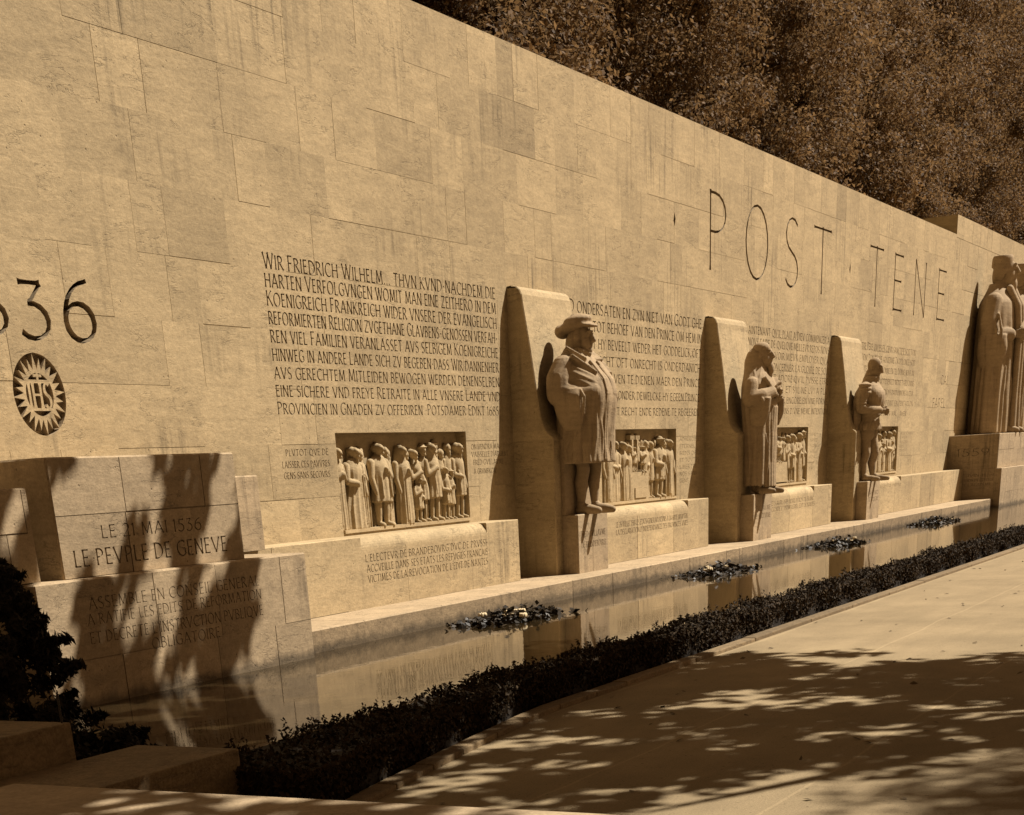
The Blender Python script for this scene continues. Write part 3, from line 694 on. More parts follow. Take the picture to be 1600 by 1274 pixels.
# ------------------------------------------------------------------ stone bench, ledge, pedestals
ZB, ZL = -.545, -1.265
def bench(x0, x1, m0, m1, label, lines, seed, ins_label):
    """bench along the wall: square ends, rounded top edge in the middle stretch"""
    base = ((x0 + x1) / 2, 9.8, ZL); t = thing('wall_bench', label, 'stone bench', base, 'stone benches along the foot of the wall')
    mb = MB(); yf = 9.58; r = .13; zt = ZB - r
    tl = stones(x0, x1, [ZL, ZB], .8, 1.5, .06, seed); jc = [([(min(max(a, x0), x1), b) for a, b in j[0]],) + j[1:] for j in joints(tl, .009, .8, seed + 1)]
    jc = [j for j in jc if xr(j[0])[1] - xr(j[0])[0] > 1e-4]
    f3 = lambda a, b, d: (a, yf + d, b)
    ins = MB(); cuts = []
    for s_, a0, a1, b, h in lines:
        for p in text_polys(s_, a0, a1, b, h, 1.25): cuts.append((p, .013, ins, -.25))
    def seg(a0, a1, ztop):
        jj = [([(min(max(a, a0), a1), min(b, ztop)) for a, b in j[0]],) + j[1:] for j in jc if xr(j[0])[1] > a0 and xr(j[0])[0] < a1]
        jj = [j for j in jj if xr(j[0])[1] - xr(j[0])[0] > 1e-4 and max(p[1] for p in j[0]) - min(p[1] for p in j[0]) > 1e-4]
        cc = [c for c in cuts if xr(c[0])[0] >= a0 and xr(c[0])[1] <= a1]
        carve(mb, (a0, ZL, a1, ztop), [(q, tn) for q, tn in tl], cc + jj, f3)
    e = .008
    for a0, a1 in ((x0, m0), (m1, x1)):
        if a1 - a0 < .02: continue
        seg(a0, a1, ZB - e)
        mb.face([(a0, yf, ZB - e), (a1, yf, ZB - e), (a1, yf + e, ZB), (a0, yf + e, ZB)], .05)
        mb.face([(a0, yf + e, ZB), (a1, yf + e, ZB), (a1, 10, ZB), (a0, 10, ZB)], .04)
        for xx, flip in ((a0, 0), (a1, 1)):
            q = [(xx, yf, ZL), (xx, yf, ZB - e), (xx, yf + e, ZB), (xx, 10, ZB), (xx, 10, ZL)]; mb.face(q[::-1] if flip else q)
    seg(m0, m1, zt); n = 8
    arcp = [(yf + r - r * math.cos(math.pi / 2 * i / n), zt + r * math.sin(math.pi / 2 * i / n)) for i in range(n + 1)]
    for xa, xb, tn in [(max(q[0], m0), min(q[2], m1), tn) for q, tn in tl if q[2] > m0 and q[0] < m1]:
        for i in range(n):
            (ya, za), (yb, zb) = arcp[i], arcp[i + 1]; mb.face([(xa, ya, za), (xb, ya, za), (xb, yb, zb), (xa, yb, zb)], tn)
        mb.face([(xa, yf + r, ZB), (xb, yf + r, ZB), (xb, 10, ZB), (xa, 10, ZB)], tn)
    mb.build('seat', STONE, t, base)
    if lines: o = ins.build('inscription', STONE2, t, base); o['label'] = ins_label
bench(12.5, 18.72, 15.0, 17.87, 'stone bench under the first relief with three lines of carved text', [
    ("L'ELECTEVR DE BRANDEBOVRG DVC DE PRVSSE", 15.07, 17.88, -.80, .075), ("ACCVEILLE DANS SES ETATS LES REFVGIES FRANCAIS", 15.08, 17.87, -.905, .075), ("VICTIMES DE LA REVOCATION DE L'EDIT DE NANTES", 15.09, 17.86, -1.01, .075)], 31, 'three carved lines on the bench front')
bench(20.9, 25.5, 21.4, 24.6, 'stone bench between the first and second statue with two carved lines', [
    ("LE 26 IVILLET 1581 LES ETATS GENERAVX REVNIS A LA HAYE ADOPTENT", 21.79, 24.62, -.80, .07), ("LA DECLARATION D'INDEPENDANCE DES PROVINCES VNIES", 21.79, 24.6, -.90, .07)], 37, 'two carved lines on the bench front')
bench(27.85, 32.35, 28.4, 31.2, 'stone bench between the second and third statue', [
    ("LE 13 AVRIL 1598 HENRI IV ROY DE FRANCE", 28.62, 31.24, -.79, .07), ("ACCORDE ET PROMVLGVE L'EDIT DE NANTES", 28.6, 31.25, -.89, .07)], 41, 'two carved lines on the bench front')
bench(34.8, 43.98, 35.2, 37.7, 'long stone bench right of the third statue ending at the tall statue base', [("EN CE LIEV LE PEVPLE", 35.49, 37.7, -.73, .06)], 43, 'faint carved line on the bench front')

# ledge at the water
base = (28, 9.2, -1.7); ledge = thing('stone_ledge', 'low pale stone ledge running along the water below the benches', 'ledge', base)
mb = MB(); tl = stones(12.52, 43.98, [-1.75, ZL], 1.0, 1.9, .08, 51)
def ledge_y(x): return 8.80
jl = [([(min(max(a, 12.52), 43.98), b) for a, b in j[0]],) + j[1:] for j in joints(tl, .012, .9, 52)]
carve(mb, (12.52, -1.75, 43.98, ZL - .012), tl, [j for j in [(([(a, min(b, ZL - .012)) for a, b in j[0]]),) + j[1:] for j in jl] if xr(j[0])[1] - xr(j[0])[0] > 1e-4 and max(p[1] for p in j[0]) - min(p[1] for p in j[0]) > 1e-4], lambda a, b, d: (a, 8.80 + d, b))
mb.build('front_face', MOSSY, ledge, base)
mb = MB()
for (xa, _, xb, _), tn in tl:
    xa, xb = max(xa, 12.52), min(xb, 43.98); g = .004
    if xb - xa < .02: continue
    mb.face([(xa + g, 8.80, ZL - .012), (xb - g, 8.80, ZL - .012), (xb - g, 8.812, ZL), (xa + g, 8.812, ZL)], tn)
    mb.face([(xa + g, 8.812, ZL), (xb - g, 8.812, ZL), (xb - g, 10, ZL), (xa + g, 10, ZL)], tn * .6 + .05)
    mb.face([(xa - g, 8.803, ZL - .008), (xa + g, 8.803, ZL - .008), (xa + g, 10, ZL - .006), (xa - g, 10, ZL - .006)], -.4)
mb.face([(12.52, 8.8, -1.75), (12.52, 8.8, ZL - .012), (12.52, 10, ZL - .012), (12.52, 10, -1.75)]); mb.face([(43.98, 8.8, -1.75), (43.98, 10, -1.75), (43.98, 10, ZL), (43.98, 8.8, ZL - .012)])
mb.build('ledge_top', STONE2, ledge, base)

def stele(xl, label, text, group, support=False):
    base = (xl + .7, 9.5, ZL); t = thing('statue_niche', label, 'niche', base, group)
    prof = [(10.0, 2.085), (9.93, 2.085), (9.865, 2.07), (9.82, 2.035), (9.795, 1.98), (9.785, 1.9), (9.71, 1.45), (9.645, .99), (9.615, .75), (9.59, .60), (9.565, .52), (9.525, .45), (9.48, .405), (9.44, .38), (9.425, .35), (9.425, -.56), (9.43, ZL)]
    mb = MB(); x0, x1 = xl, xl + 1.42; c = .012
    zs = [1.9, 1.33, .78, .38, -.1, -.56, ZL]
    P = prof
    for i in range(len(P) - 1):
        (ya, za), (yb, zb) = P[i], P[i + 1]
        tn = (-.04, .03, -.02, .04, -.05)[int((2.1 - zb) / .56) % 5]
        mb.face([(x0 + c, yb, zb), (x1, yb, zb), (x1, ya, za), (x0 + c, ya, za)], tn)
        ea = .012; mb.face([(x0, yb + ea, zb), (x0 + c, yb, zb), (x0 + c, ya, za), (x0, ya + ea, za - (ea if i < 3 else 0))], tn + .06)
    # left and right flanks in courses
    for xx, fl in ((x0, 0), (x1, 1)):
        for i in range(1, len(P) - 1):
            (ya, za), (yb, zb) = P[i], P[i + 1]; e = .012 if not fl else 0
            tn = (-.04, .03, -.02, .04, -.05)[int((2.1 - zb) / .56) % 5]
            q = [(xx, min(ya + e, 10), za - (e if i < 3 else 0)), (xx, 10, za - (e if i < 3 else 0)), (xx, 10, zb), (xx, yb + e, zb)]; mb.face(q if fl else q[::-1], tn)
    mb.build('back_slab', STONE, t, base, smooth=False)
    pb = MB(); ins = MB(); px0, px1, yf = xl + .19, xl + 1.14, 9.2; cuts = []
    for s_, b in text:
        for p in text_polys(s_, px0 + .10, px1 - .08, b, .075, 1.2): cuts.append((p, .012, ins, -.25))
    tl = [((px0, ZL, px0 + .45, -.55), .02), ((px0 + .45, ZL, px1, -.55), -.03)]
    carve(pb, (px0 + .01, ZL, px1 - .01, -.56), tl, cuts + [([(px0 + .445, ZL), (px0 + .452, ZL), (px0 + .452, -.56), (px0 + .445, -.56)], .006, None, -.2)], lambda a, b, d: (a, yf + d, b))
    c = .01
    pb.face([(px0 + c, yf, -.56), (px1 - c, yf, -.56), (px1 - c, yf + c, -.55), (px0 + c, yf + c, -.55)], .05)
    pb.face([(px0 + c, yf + c, -.55), (px1 - c, yf + c, -.55), (px1 - c, 9.43, -.55), (px0 + c, 9.43, -.55)], .03)
    pb.face([(px0, yf + c, ZL), (px0 + c, yf, ZL), (px0 + c, yf, -.56), (px0, yf + c, -.56)], .06); pb.face([(px0, 9.43, ZL), (px0, yf + c, ZL), (px0, yf + c, -.56), (px0, 9.43, -.56)])
    pb.face([(px0, yf + c, -.56), (px0 + c, yf + c, -.55), (px0 + c, 9.43, -.55), (px0, 9.43, -.56)])
    pb.face([(px0, yf + c, -.56), (px0 + c, yf, -.56), (px0 + c, yf + c, -.55)])
    pb.face([(px1 - c, yf, ZL), (px1 - c, 9.43, ZL), (px1 - c, 9.43, -.55), (px1 - c, yf + c, -.55), (px1 - c, yf, -.56)])
    if support:
        sb = MB(); sb.box(xl + .19, xl + 1.10, 9.372, 9.428, -.552, .34, -.03, 'BK'); sb.build('support_block', STATUE, t, base)
    pb.build('pedestal', STONE2, t, base); o = ins.build('inscription', STONE2, t, base)
    return t
NG = 'tapered stone niches behind the statues'
stele(19.5, 'tapered stone slab and pedestal carrying the statue in the wide cap', [("FRED·GVILLAVME", -.83), ("DE BRANDEBOVRG", -.96)], NG, True)
stele(26.42, 'tapered stone slab and pedestal carrying the cloaked hooded statue', [("GVILLAVME", -.81), ("LE TACITVRNE", -.93)], NG)
stele(33.36, 'tapered stone slab and pedestal carrying the bareheaded statue', [("GASPARD", -.81), ("DE COLIGNY", -.93)], NG)

# ------------------------------------------------------------------ statues
SG = 'standing stone statues before the wall'
VX = .0115
def statue_one(x, y):
    b = (x, y, -.55); t = thing('statue', 'stone statue of a stout man in a wide cap and long fur edged coat', 'statue', b, SG)
    # continuous body: head, neck, torso core, hands, legs
    s = Sculpt(); s.head((.0, .02, 2.045), 1.12, .12, 0)
    s.ball((0, .1, 1.98), (.13, .13, .16)); s.ball((0, .13, 1.86), (.19, .14, .12))
    s.loft([(.6, 0, .05, .22, .16), (1.2, 0, .03, .26, .2), (1.7, 0, .06, .26, .16), (1.9, 0, .07, .09, .1)], 24)
    for d, yy in ((-1, -.01), (1, -.09)):
        s.limb([(d * .12, yy + .02, .75, .105), (d * .12, yy + .0, .52, .074), (d * .125, yy + .035, .38, .080), (d * .13, yy + .03, .12, .048), (d * .13, yy + .02, .06, .048)])
    s.hand((-.22, -.27, 1.40), (.8, -.6, -.25), (0, .2, -1), .022, 1.15); s.hand((.43, -.06, 1.08), (-.1, -.4, -1), (.3, -1, .2), .022, 1.15)
    s.build('body', STATUE, t, b, b, VX)
    s = Sculpt()
    s.loft([(.60, 0, .0, .46, .36, .05), (.8, 0, .0, .44, .35, .05), (1.1, 0, -.02, .43, .355, .03), (1.35, 0, -.04, .44, .365, .01), (1.55, 0, .0, .46, .35), (1.70, 0, .06, .43, .275), (1.80, 0, .09, .33, .21), (1.88, 0, .11, .19, .16), (1.93, 0, .11, .13, .13)], 64, 15, .4, 2.3); L = s.last
    s.folds(13, .62, 1.25, .030, 5, 120, 300, L); s.folds(9, .62, 1.0, .022, 8, 130, 290, L)
    for k, z in enumerate((1.5, 1.58, 1.66)): s.ridge([(185, z + .1), (215, z), (245, z - .10)], .016, -.004, L)
    for d in (-1, 1):
        s.limb([(d * .36, .11, 1.70, .15), (d * .44, .14, 1.56, .165), (d * .47, .13, 1.42, .16)] + ([(-.42, -.04, 1.40, .125), (-.30, -.25, 1.41, .095)] if d < 0 else [(.45, .03, 1.25, .12), (.43, -.05, 1.12, .09)]))
        s.loft([(.98, d * .43, -.03, .05, .12), (1.1, d * .45, -.02, .08, .17), (1.25, d * .46, 0, .10, .20), (1.38, d * .46, .0, .13, .21), (1.46, d * .44, .02, .12, .19)], 28, 5, 1.2)
        for k in range(5): a = .06 + k * .07; s.limb([(d * (.53 - .012 * k), .16 - a, 1.52 - .02 * k, .012), (d * (.56 - .012 * k), .10 - a, 1.36, .020), (d * (.545 - .015 * k), .05 - a * .8, 1.16, .010)], 8)
        if d < 0: s.limb([(-.30, -.22, 1.41, .105), (-.275, -.255, 1.41, .108)])
    s.slab((-.34, .02, 1.83), (-.15, -.24, 1.62), .20, .05, (0, 0, 1)); s.slab((.34, .02, 1.83), (.15, -.24, 1.62), .20, .05)
    s.slab((-.30, .10, 1.93), (-.20, -.14, 1.78), .12, .045); s.slab((.30, .10, 1.93), (.20, -.14, 1.78), .12, .045)
    s.limb([(-.13, .0, 1.90, .035), (0, -.09, 1.86, .035), (.13, .0, 1.90, .035)])
    s.build('coat', STATUE, t, b, b, VX, 1)
    # broad embroidered edging down both coat fronts, cut in short steps
    prof = [(.62, -.335), (.9, -.335), (1.2, -.355), (1.4, -.385), (1.55, -.345), (1.68, -.235), (1.80, -.12)]
    yz = lambda z: float(np.interp(z, [p[0] for p in prof], [p[1] for p in prof]))
    for d in (-1, 1):
        s = Sculpt(); n = 22
        for i in range(n):
            z = .63 + 1.14 * i / n; z2 = z + 1.14 / n * .86; s.slab((d * .105, yz(z) + .005, z), (d * .105, yz(z2) + .005, z2), .11, .05, (0, 1, 0))
        s.limb([(d * .04, yz(z) + .0, z, .016) for z in (.63, .9, 1.2, 1.4, 1.55, 1.7)]); s.limb([(d * .17, yz(z) + .02, z, .014) for z in (.63, .9, 1.2, 1.4, 1.55, 1.7)])
        s.build('coat_trim', STATUE, t, b, b, .009, 0)
    s = Sculpt(); s.ball((0, .10, 2.18), (.20, .225, .08), tilt=-.22); s.ball((0, .06, 2.235), (.17, .19, .07), tilt=-.1); s.ball((0, -.05, 2.185), (.15, .17, .03), tilt=.16)
    s.ball((0, .27, 2.13), (.15, .1, .085))
    for k in range(9): q = k * .7; s.limb([(.16 * math.cos(q), .1 + .2 * math.sin(q), 2.2 - .05 * math.sin(q), .012), (.05 * math.cos(q), .07 + .06 * math.sin(q), 2.305, .010)], 8)
    s.build('cap', STATUE, t, b, b, VX)
    for d, yy in ((-1, -.01), (1, -.09)):
        s = Sculpt(); s.shoe(d * .135, yy + .02, 0, .31, .08, .11); s.build('shoe', STATUE, t, b, b, VX)
    s = Sculpt(); s.limb([(-.46, -.16, 1.2, .014), (-.44, .0, .66, .012)]); s.build('sword', STATUE, t, b, b, .008, 0)
    return t
def statue_two(x, y):
    b = (x, y, -.55); t = thing('statue', 'stone statue of a man in a hooded cloak and long robe, hands at the chest', 'statue', b, SG)
    s = Sculpt(); s.head((0, -.0, 2.04), 1.12, .1, -.12, True)
    s.loft([(.2, 0, .06, .18, .13), (1.2, 0, .05, .22, .16), (1.7, 0, .08, .24, .15), (1.92, 0, .08, .09, .1)], 24)
    for d in (-1, 1): s.limb([(d * .12, .05, .4, .08), (d * .12, .06, .08, .06)])
    s.hand((-.12, -.23, 1.53), (.8, -.45, .35), (0, .4, -1), .022, 1.15); s.hand((.12, -.23, 1.46), (-.85, -.4, .15), (0, .4, -1), .022, 1.15)
    s.build('body', STATUE, t, b, b, VX)
    s = Sculpt()
    s.loft([(.13, 0, .04, .35, .24, .07), (.5, 0, .03, .34, .235, .06), (1.0, 0, .04, .36, .25, .045), (1.35, 0, .05, .40, .27, .02), (1.6, 0, .06, .39, .26), (1.74, 0, .08, .33, .22), (1.86, 0, .11, .22, .19), (1.98, 0, .13, .165, .17), (2.1, 0, .12, .14, .13), (2.16, 0, .12, .08, .07)], 64, 13, 1.0, 2.2)
    for d in (-1, 1):
        s.limb([(d * .34, .06, 1.62, .12), (d * .42, .06, 1.42, .13), (d * .32, -.11, 1.44, .12), (d * .16, -.21, 1.50, .09)])
    L = np.array([x for x in s.last]); s.folds(11, .14, 1.3, .042, 15, 130, 310, L, 4); s.folds(9, .14, .9, .024, 18, 140, 300, L, 4); s.folds(5, 1.45, 1.95, .018, 21, 170, 240, L, 10)
    for d in (-1, 1):
        for k in range(4): s.limb([(d * .40, .12 - k * .06, 1.56 - k * .02, .014), (d * .44, .02 - k * .06, 1.40, .022), (d * .38, -.06 - k * .05, 1.24 - k * .02, .012)], 8)
        s.loft([(1.02, d * .36, -.06, .05, .12), (1.2, d * .37, -.08, .08, .17), (1.42, d * .34, -.1, .09, .17)], 24, 5, 2)
    s.slab((-.26, -.10, 1.72), (-.05, -.27, 1.42), .13, .05); s.slab((.26, -.10, 1.72), (.05, -.27, 1.42), .13, .05)
    s.build('cloak', STATUE, t, b, b, VX, 1)
    s = Sculpt(); s.loft([(.10, 0, -.16, .20, .085, .10), (.6, 0, -.15, .19, .085, .09), (1.3, 0, -.16, .15, .10, .05)], 40, 12, 0); s.build('robe_front', STATUE, t, b, b, VX, 1)
    s = Sculpt(); s.ball((0, .03, 2.145), (.125, .145, .10)); s.build('skullcap', STATUE, t, b, b, VX)
    for d, yy in ((-1, -.02), (1, -.08)):
        s = Sculpt(); s.shoe(d * .13, yy, 0, .32, .075, .1); s.build('shoe', STATUE, t, b, b, VX)
    return t
def statue_three(x, y):
    b = (x, y, -.55); t = thing('statue', 'stone statue of a bareheaded man with bowed head and clasped hands', 'statue', b, SG)
    s = Sculpt(); s.head((0, .0, 2.05), 1.1, .05, .32, True); s.ball((0, .07, 1.92), (.1, .11, .14))
    s.loft([(.9, 0, .10, .22, .17), (1.15, 0, .08, .2, .16), (1.4, 0, .06, .24, .2), (1.62, 0, .06, .30, .21), (1.76, 0, .09, .27, .16), (1.86, 0, .1, .13, .12)], 32)
    for d, yy in ((-1, .06), (1, -.04)):
        s.limb([(d * .13, .09, .98, .135), (d * .135, yy + .02, .62, .098), (d * .14, yy + .0, .52, .088), (d * .14, yy + .055, .36, .092), (d * .145, yy + .03, .12, .056), (d * .145, yy + .02, .06, .054)])
    s.hand((-.10, -.20, 1.28), (.8, -.5, -.1), (0, .2, -1), .022, 1.1); s.hand((.10, -.20, 1.26), (-.8, -.5, -.1), (0, .2, -1), .022, 1.1)
    s.ball((0, -.25, 1.27), (.06, .05, .06))
    s.build('body', STATUE, t, b, b, VX)
    s = Sculpt()
    s.loft([(.93, 0, .08, .33, .26, .07), (1.02, 0, .08, .30, .245, .05), (1.1, 0, .07, .255, .205, .03), (1.22, 0, .06, .24, .195), (1.42, 0, .03, .28, .245), (1.6, 0, .03, .32, .24), (1.74, 0, .07, .29, .18), (1.83, 0, .08, .16, .14), (1.90, 0, .06, .12, .12)], 48, 18, 0)
    L = s.last; s.folds(8, 1.24, 1.75, .014, 31, 150, 290, L, 3); s.folds(10, .94, 1.18, .022, 33, 150, 300, L, 3)
    s.loft([(1.19, 0, .06, .255, .21), (1.25, 0, .06, .26, .215)], 40)
    for d in (-1, 1):
        s.limb([(d * .31, .09, 1.68, .12), (d * .375, .13, 1.5, .108), (d * .385, .14, 1.33, .098), (d * .27, -.04, 1.29, .085), (d * .14, -.17, 1.28, .066)])
        for k in range(3): s.ball((d * .33, .09, 1.74 - k * .07), (.125, .13, .04))
        for k in range(5): s.ball((d * (.372 + .003 * k), .13, 1.56 - k * .05), (.112, .112, .018))
        s.loft([(.74, d * .13, .08, .10, .11), (.80, d * .135, .08, .145, .15), (.92, d * .13, .08, .16, .165), (1.02, d * .11, .08, .14, .15)], 28, 9, .3)
    s.loft([(1.80, 0, .06, .17, .15), (1.86, 0, .05, .175, .16), (1.9, 0, .04, .14, .14)], 32, 14, 0)
    s.build('jerkin', STATUE, t, b, b, VX, 1)
    s = Sculpt(); s.loft([(.34, 0, .28, .36, .10, .12), (.8, 0, .27, .36, .11, .10), (1.3, 0, .27, .38, .12, .05), (1.6, 0, .22, .37, .13), (1.75, 0, .17, .28, .1)], 48, 14, .3); s.folds(10, .35, 1.5, .026, 44, 150, 230); s.build('cape', STATUE, t, b, b, VX, 1)
    for d, yy in ((-1, .06), (1, -.06)):
        s = Sculpt(); s.shoe(d * .15, yy, 0, .34, .075, .1); s.build('shoe', STATUE, t, b, b, VX)
    return t
statue_one(20.15, 9.28); statue_two(27.06, 9.24); statue_three(34.0, 9.28)

def giant(x, y, label, flap, seed):
    b = (x, y, .24); t = thing('statue', label, 'statue', b, 'tall robed statues on the right base'); k = 4.3 / 2.35; q = lambda *r: tuple(v * k for v in r)
    s = Sculpt(); s.head(q(0, -.02, 2.06), 1.12 * k, .25, -.02, True)
    s.loft([(.05 * k, 0, 0, .2 * k, .14 * k), (1.2 * k, 0, 0, .22 * k, .16 * k), (1.75 * k, 0, .05, .2 * k, .12 * k), (1.95 * k, 0, .05 * k, .09 * k, .09 * k)], 24)
    s.hand(q(-.24, -.24, 1.24), (.4, -1, -.1), (0, .2, -1), .022 * k, 1.15 * k); s.hand(q(.2, -.24, 1.34), (-.6, -.9, .1), (0, .2, -1), .022 * k, 1.15 * k)
    s.build('body', STATUE, t, b, b, .022)
    s = Sculpt()
    s.loft([(.01 * k, 0, .03 * k, .52 * k, .31 * k, .07), (.5 * k, 0, .03 * k, .49 * k, .30 * k, .06), (1.0 * k, 0, .03 * k, .46 * k, .29 * k, .05), (1.4 * k, 0, .04 * k, .46 * k, .28 * k, .02), (1.65 * k, 0, .05 * k, .42 * k, .25 * k), (1.79 * k, 0, .06 * k, .27 * k, .17 * k), (1.9 * k, 0, .07 * k, .14 * k, .12 * k)], 64, 12, seed)
    L = s.last; s.folds(12, .02 * k, 1.2 * k, .032 * k, 61, 140, 320, L, 4); s.folds(8, .02 * k, .8 * k, .022 * k, 62, 140, 300, L, 4)
    for d in (-1, 1):
        for i in range(4): s.limb([(*q(d * .46, .14 - i * .07, 1.5), .014 * k), (*q(d * .53, .08 - i * .07, 1.3), .024 * k), (*q(d * .49, .04 - i * .06, .98), .012 * k)], 8)
        s.limb([(*q(d * .34, .04, 1.66), .12 * k), (*q(d * .42, .06, 1.4), .13 * k), (*q(d * .42, .04, 1.24), .13 * k), (*q(d * .28, -.2, 1.24), .085 * k)])
        s.loft([(.86 * k, d * .42 * k, .04, .05 * k, .15 * k), (1.05 * k, d * .45 * k, 0, .10 * k, .21 * k), (1.25 * k, d * .44 * k, 0, .12 * k, .19 * k)], 24)
    s.build('gown', STATUE, t, b, b, .022, 1)
    for d in (-1, 1):
        s = Sculpt(); s.limb([(*q(d * .12, -.12, 1.82), .05 * k), (*q(d * .1, -.24, 1.6), .055 * k), (*q(d * .1, -.29, 1.2), .05 * k), (*q(d * .11, -.29, .5), .05 * k), (*q(d * .13, -.3, .08), .055 * k)]); s.build('stole', STATUE, t, b, b, .022)
    s = Sculpt(); s.ball(q(0, .03, 2.16), q(.13, .15, .09)); s.loft([(2.1 * k, 0, .03 * k, .128 * k, .15 * k), (2.2 * k, 0, .03 * k, .125 * k, .145 * k), (2.24 * k, 0, .03 * k, .11 * k, .13 * k)], 28)
    for d in (-1, 1): s.ball(q(d * .105, .03, 2.03), q(.03, .07, .1))
    s.ball(q(0, .1, 2.0), q(.11, .06, .14)); s.build('cap', STATUE, t, b, b, .022)
    for d in (-1, 1):
        s = Sculpt(); s.shoe(d * .15 * k, -.22 * k, 0, .2 * k, .07 * k, .1 * k); s.build('shoe', STATUE, t, b, b, .022)
    s = Sculpt(); s.slab(q(-.14, -.33, 1.24), q(.10, -.33, 1.34), .2 * k, .05 * k, (0, 1, 0)); s.build('book', STATUE, t, b, b, .02, 0)
giant(46.4, 9.42, 'colossal robed and capped stone statue nearest the step in the wall', 1, .3)
giant(49.0, 9.42, 'second colossal robed statue, half cut off by the right edge', 0, 2.1)

# ------------------------------------------------------------------ big bases
def base_block(t, name, root, x0, x1, yf, z0, z1, cuts_f, cuts_w, mat, seed, label=None):
    mb = MB(); insf = MB(); c = .012
    zs = [z0, (z0 + z1) / 2 + .02, z1 - c] if z1 - z0 > .6 else [z0, z1 - c]
    tl = stones(x0, x1, zs, .6, 1.3, .05, seed); jj = [([(min(max(a, x0 + c), x1), min(b, z1 - c)) for a, b in j[0]],) + j[1:] for j in joints(tl, .009, .85, seed + 1)]
    ok = lambda j: xr(j[0])[1] - xr(j[0])[0] > 1e-4 and max(p[1] for p in j[0]) - min(p[1] for p in j[0]) > 1e-4
    cf = [(p, .014, insf, -.25) for ln in cuts_f for p in text_polys(*ln)]
    carve(mb, (x0 + c, z0, x1, z1 - c), tl, cf + [j for j in jj if ok(j)], lambda a, b, d: (a, yf + d, b))
    cw = [(p, .02, insf, -.25) for ln in cuts_w for p in text_polys(*ln)]
    D = 10 - yf - c
    carve(mb, (0, z0, D, z1 - c), [((0, z0, D, z1), -.03)], cw, lambda a, b, d: (x0 + d, 10 - a, b))
    mb.face([(x0, yf + c, z0), (x0 + c, yf, z0), (x0 + c, yf, z1 - c), (x0, yf + c, z1 - c)], .08)
    mb.face([(x0 + c, yf, z1 - c), (x1, yf, z1 - c), (x1, yf + c, z1), (x0 + c, yf + c, z1)], .06)
    mb.face([(x0, yf + c, z1 - c), (x0 + c, yf, z1 - c), (x0 + c, yf + c, z1)]); mb.face([(x0, 10, z1 - c), (x0, yf + c, z1 - c), (x0 + c, yf + c, z1), (x0 + c, 10, z1)], .05)
    mb.face([(x0 + c, yf + c, z1), (x1, yf + c, z1), (x1, 10, z1), (x0 + c, 10, z1)], .05)
    mb.face([(x1, yf, z0), (x1, 10, z0), (x1, 10, z1), (x1, yf + c, z1), (x1, yf, z1 - c)])
    o = mb.build(name, mat, t, root)
    if label: o['label'] = label
    if insf.f: i = insf.build('inscription', STONE2, t, root)
root = (10.7, 9.3, -1.75); t = thing('monument_base', 'large stepped stone base at the left end with two carved lines on its upper tier', 'monument base', root)
base_block(t, 'upper_tier', root, 9.46, 11.75, 8.72, -.565, .275, [("LE 21 MAI 1536", 9.95, 11.2, -.30, .092, 1.2), ("LE PEVPLE DE GENEVE", 9.6, 11.52, -.487, .12, 1.2)], [], STONE2, 61)
base_block(t, 'lower_tier', root, 9.0, 12.5, 8.6, -1.75, -.565, [("ASSEMBLE EN CONSEIL GENERAL", 9.55, 11.76, -.785, .085, .9), ("A RATIFIE LES EDITS DE REFORMATION", 9.51, 11.77, -.895, .08, .9), ("ET DECRETE L'INSTRVCTION PVBLIQVE", 9.51, 11.77, -1.03, .085, .9), ("OBLIGATOIRE", 10.22, 11.12, -1.147, .085, .9)], [], STONE2, 66)
base_block(t, 'side_block', root, 7.6, 9.2, 8.715, -.56, .08, [], [], STONE2, 71, 'lower block left of the inscribed tier')
base_block(t, 'corner_pier', root, 11.752, 13.15, 9.5, -.56, .10, [], [], STONE2, 73, 'narrow recessed pier at the right of the upper tier')
root = (50, 9.3, -1.75); t = thing('monument_base', 'large stepped stone base under the colossal statues, dated 1559 on its shaded side', 'monument base', root)
base_block(t, 'upper_tier', root, 44.0, 60, 8.74, -.56, .24, [], [("1559", .22, 1.04, -.25, .17, .9)], STONE2, 81)
base_block(t, 'lower_tier', root, 43.99, 60, 8.62, -1.75, -.56, [], [("LE 5 IVIN 1559", .2, 1.2, -.74, .07, .8), ("FONDATION DV COLLEGE", .2, 1.2, -.85, .07, .8), ("ET DE L'ACADEMIE", .25, 1.15, -.96, .07, .8)], STONE2, 86)

# ------------------------------------------------------------------ ground, water, path, kerb
def sheet(name, x0, x1, y0, y1, z, mat, kind='structure', label=None):
    mb = MB(); mb.face([(x0, y0, z), (x1, y0, z), (x1, y1, z), (x0, y1, z)]); o = mb.build(name, mat, None, ((x0 + x1) / 2, (y0 + y1) / 2, z)); o['kind'] = kind; return o
sheet('ground', -300, 500, -300, 500, -1.80, SOIL)
sheet('water', 7.25, 70, 5.95, 8.95, -1.475, WATER)
o = sheet('path', -20, 120, -40, 5.30, GZ, PATH)
mb = MB(); x = 6.0; r_ = random.Random(4)
kf = lambda x: 5.40 - .52 * min(max((10.8 - x) / 3.6, 0), 1.4) ** 1.2
while x < 90:
    L = r_.uniform(.5, .7) if x < 12 else r_.uniform(1.3, 1.9); tn = r_.gauss(0, .1); zt = GZ + .035 + r_.uniform(-.004, .004); xb = x + L - .012
    p = [(x, kf(x) - .14), (xb, kf(xb) - .14), (xb, kf(xb)), (x, kf(x))]
    mb.face([(*q, zt) for q in p], tn)
    for i in range(4): a_, b_ = p[i], p[(i + 1) % 4]; mb.face([(*a_, -1.75), (*b_, -1.75), (*b_, zt), (*a_, zt)], tn)
    x += L
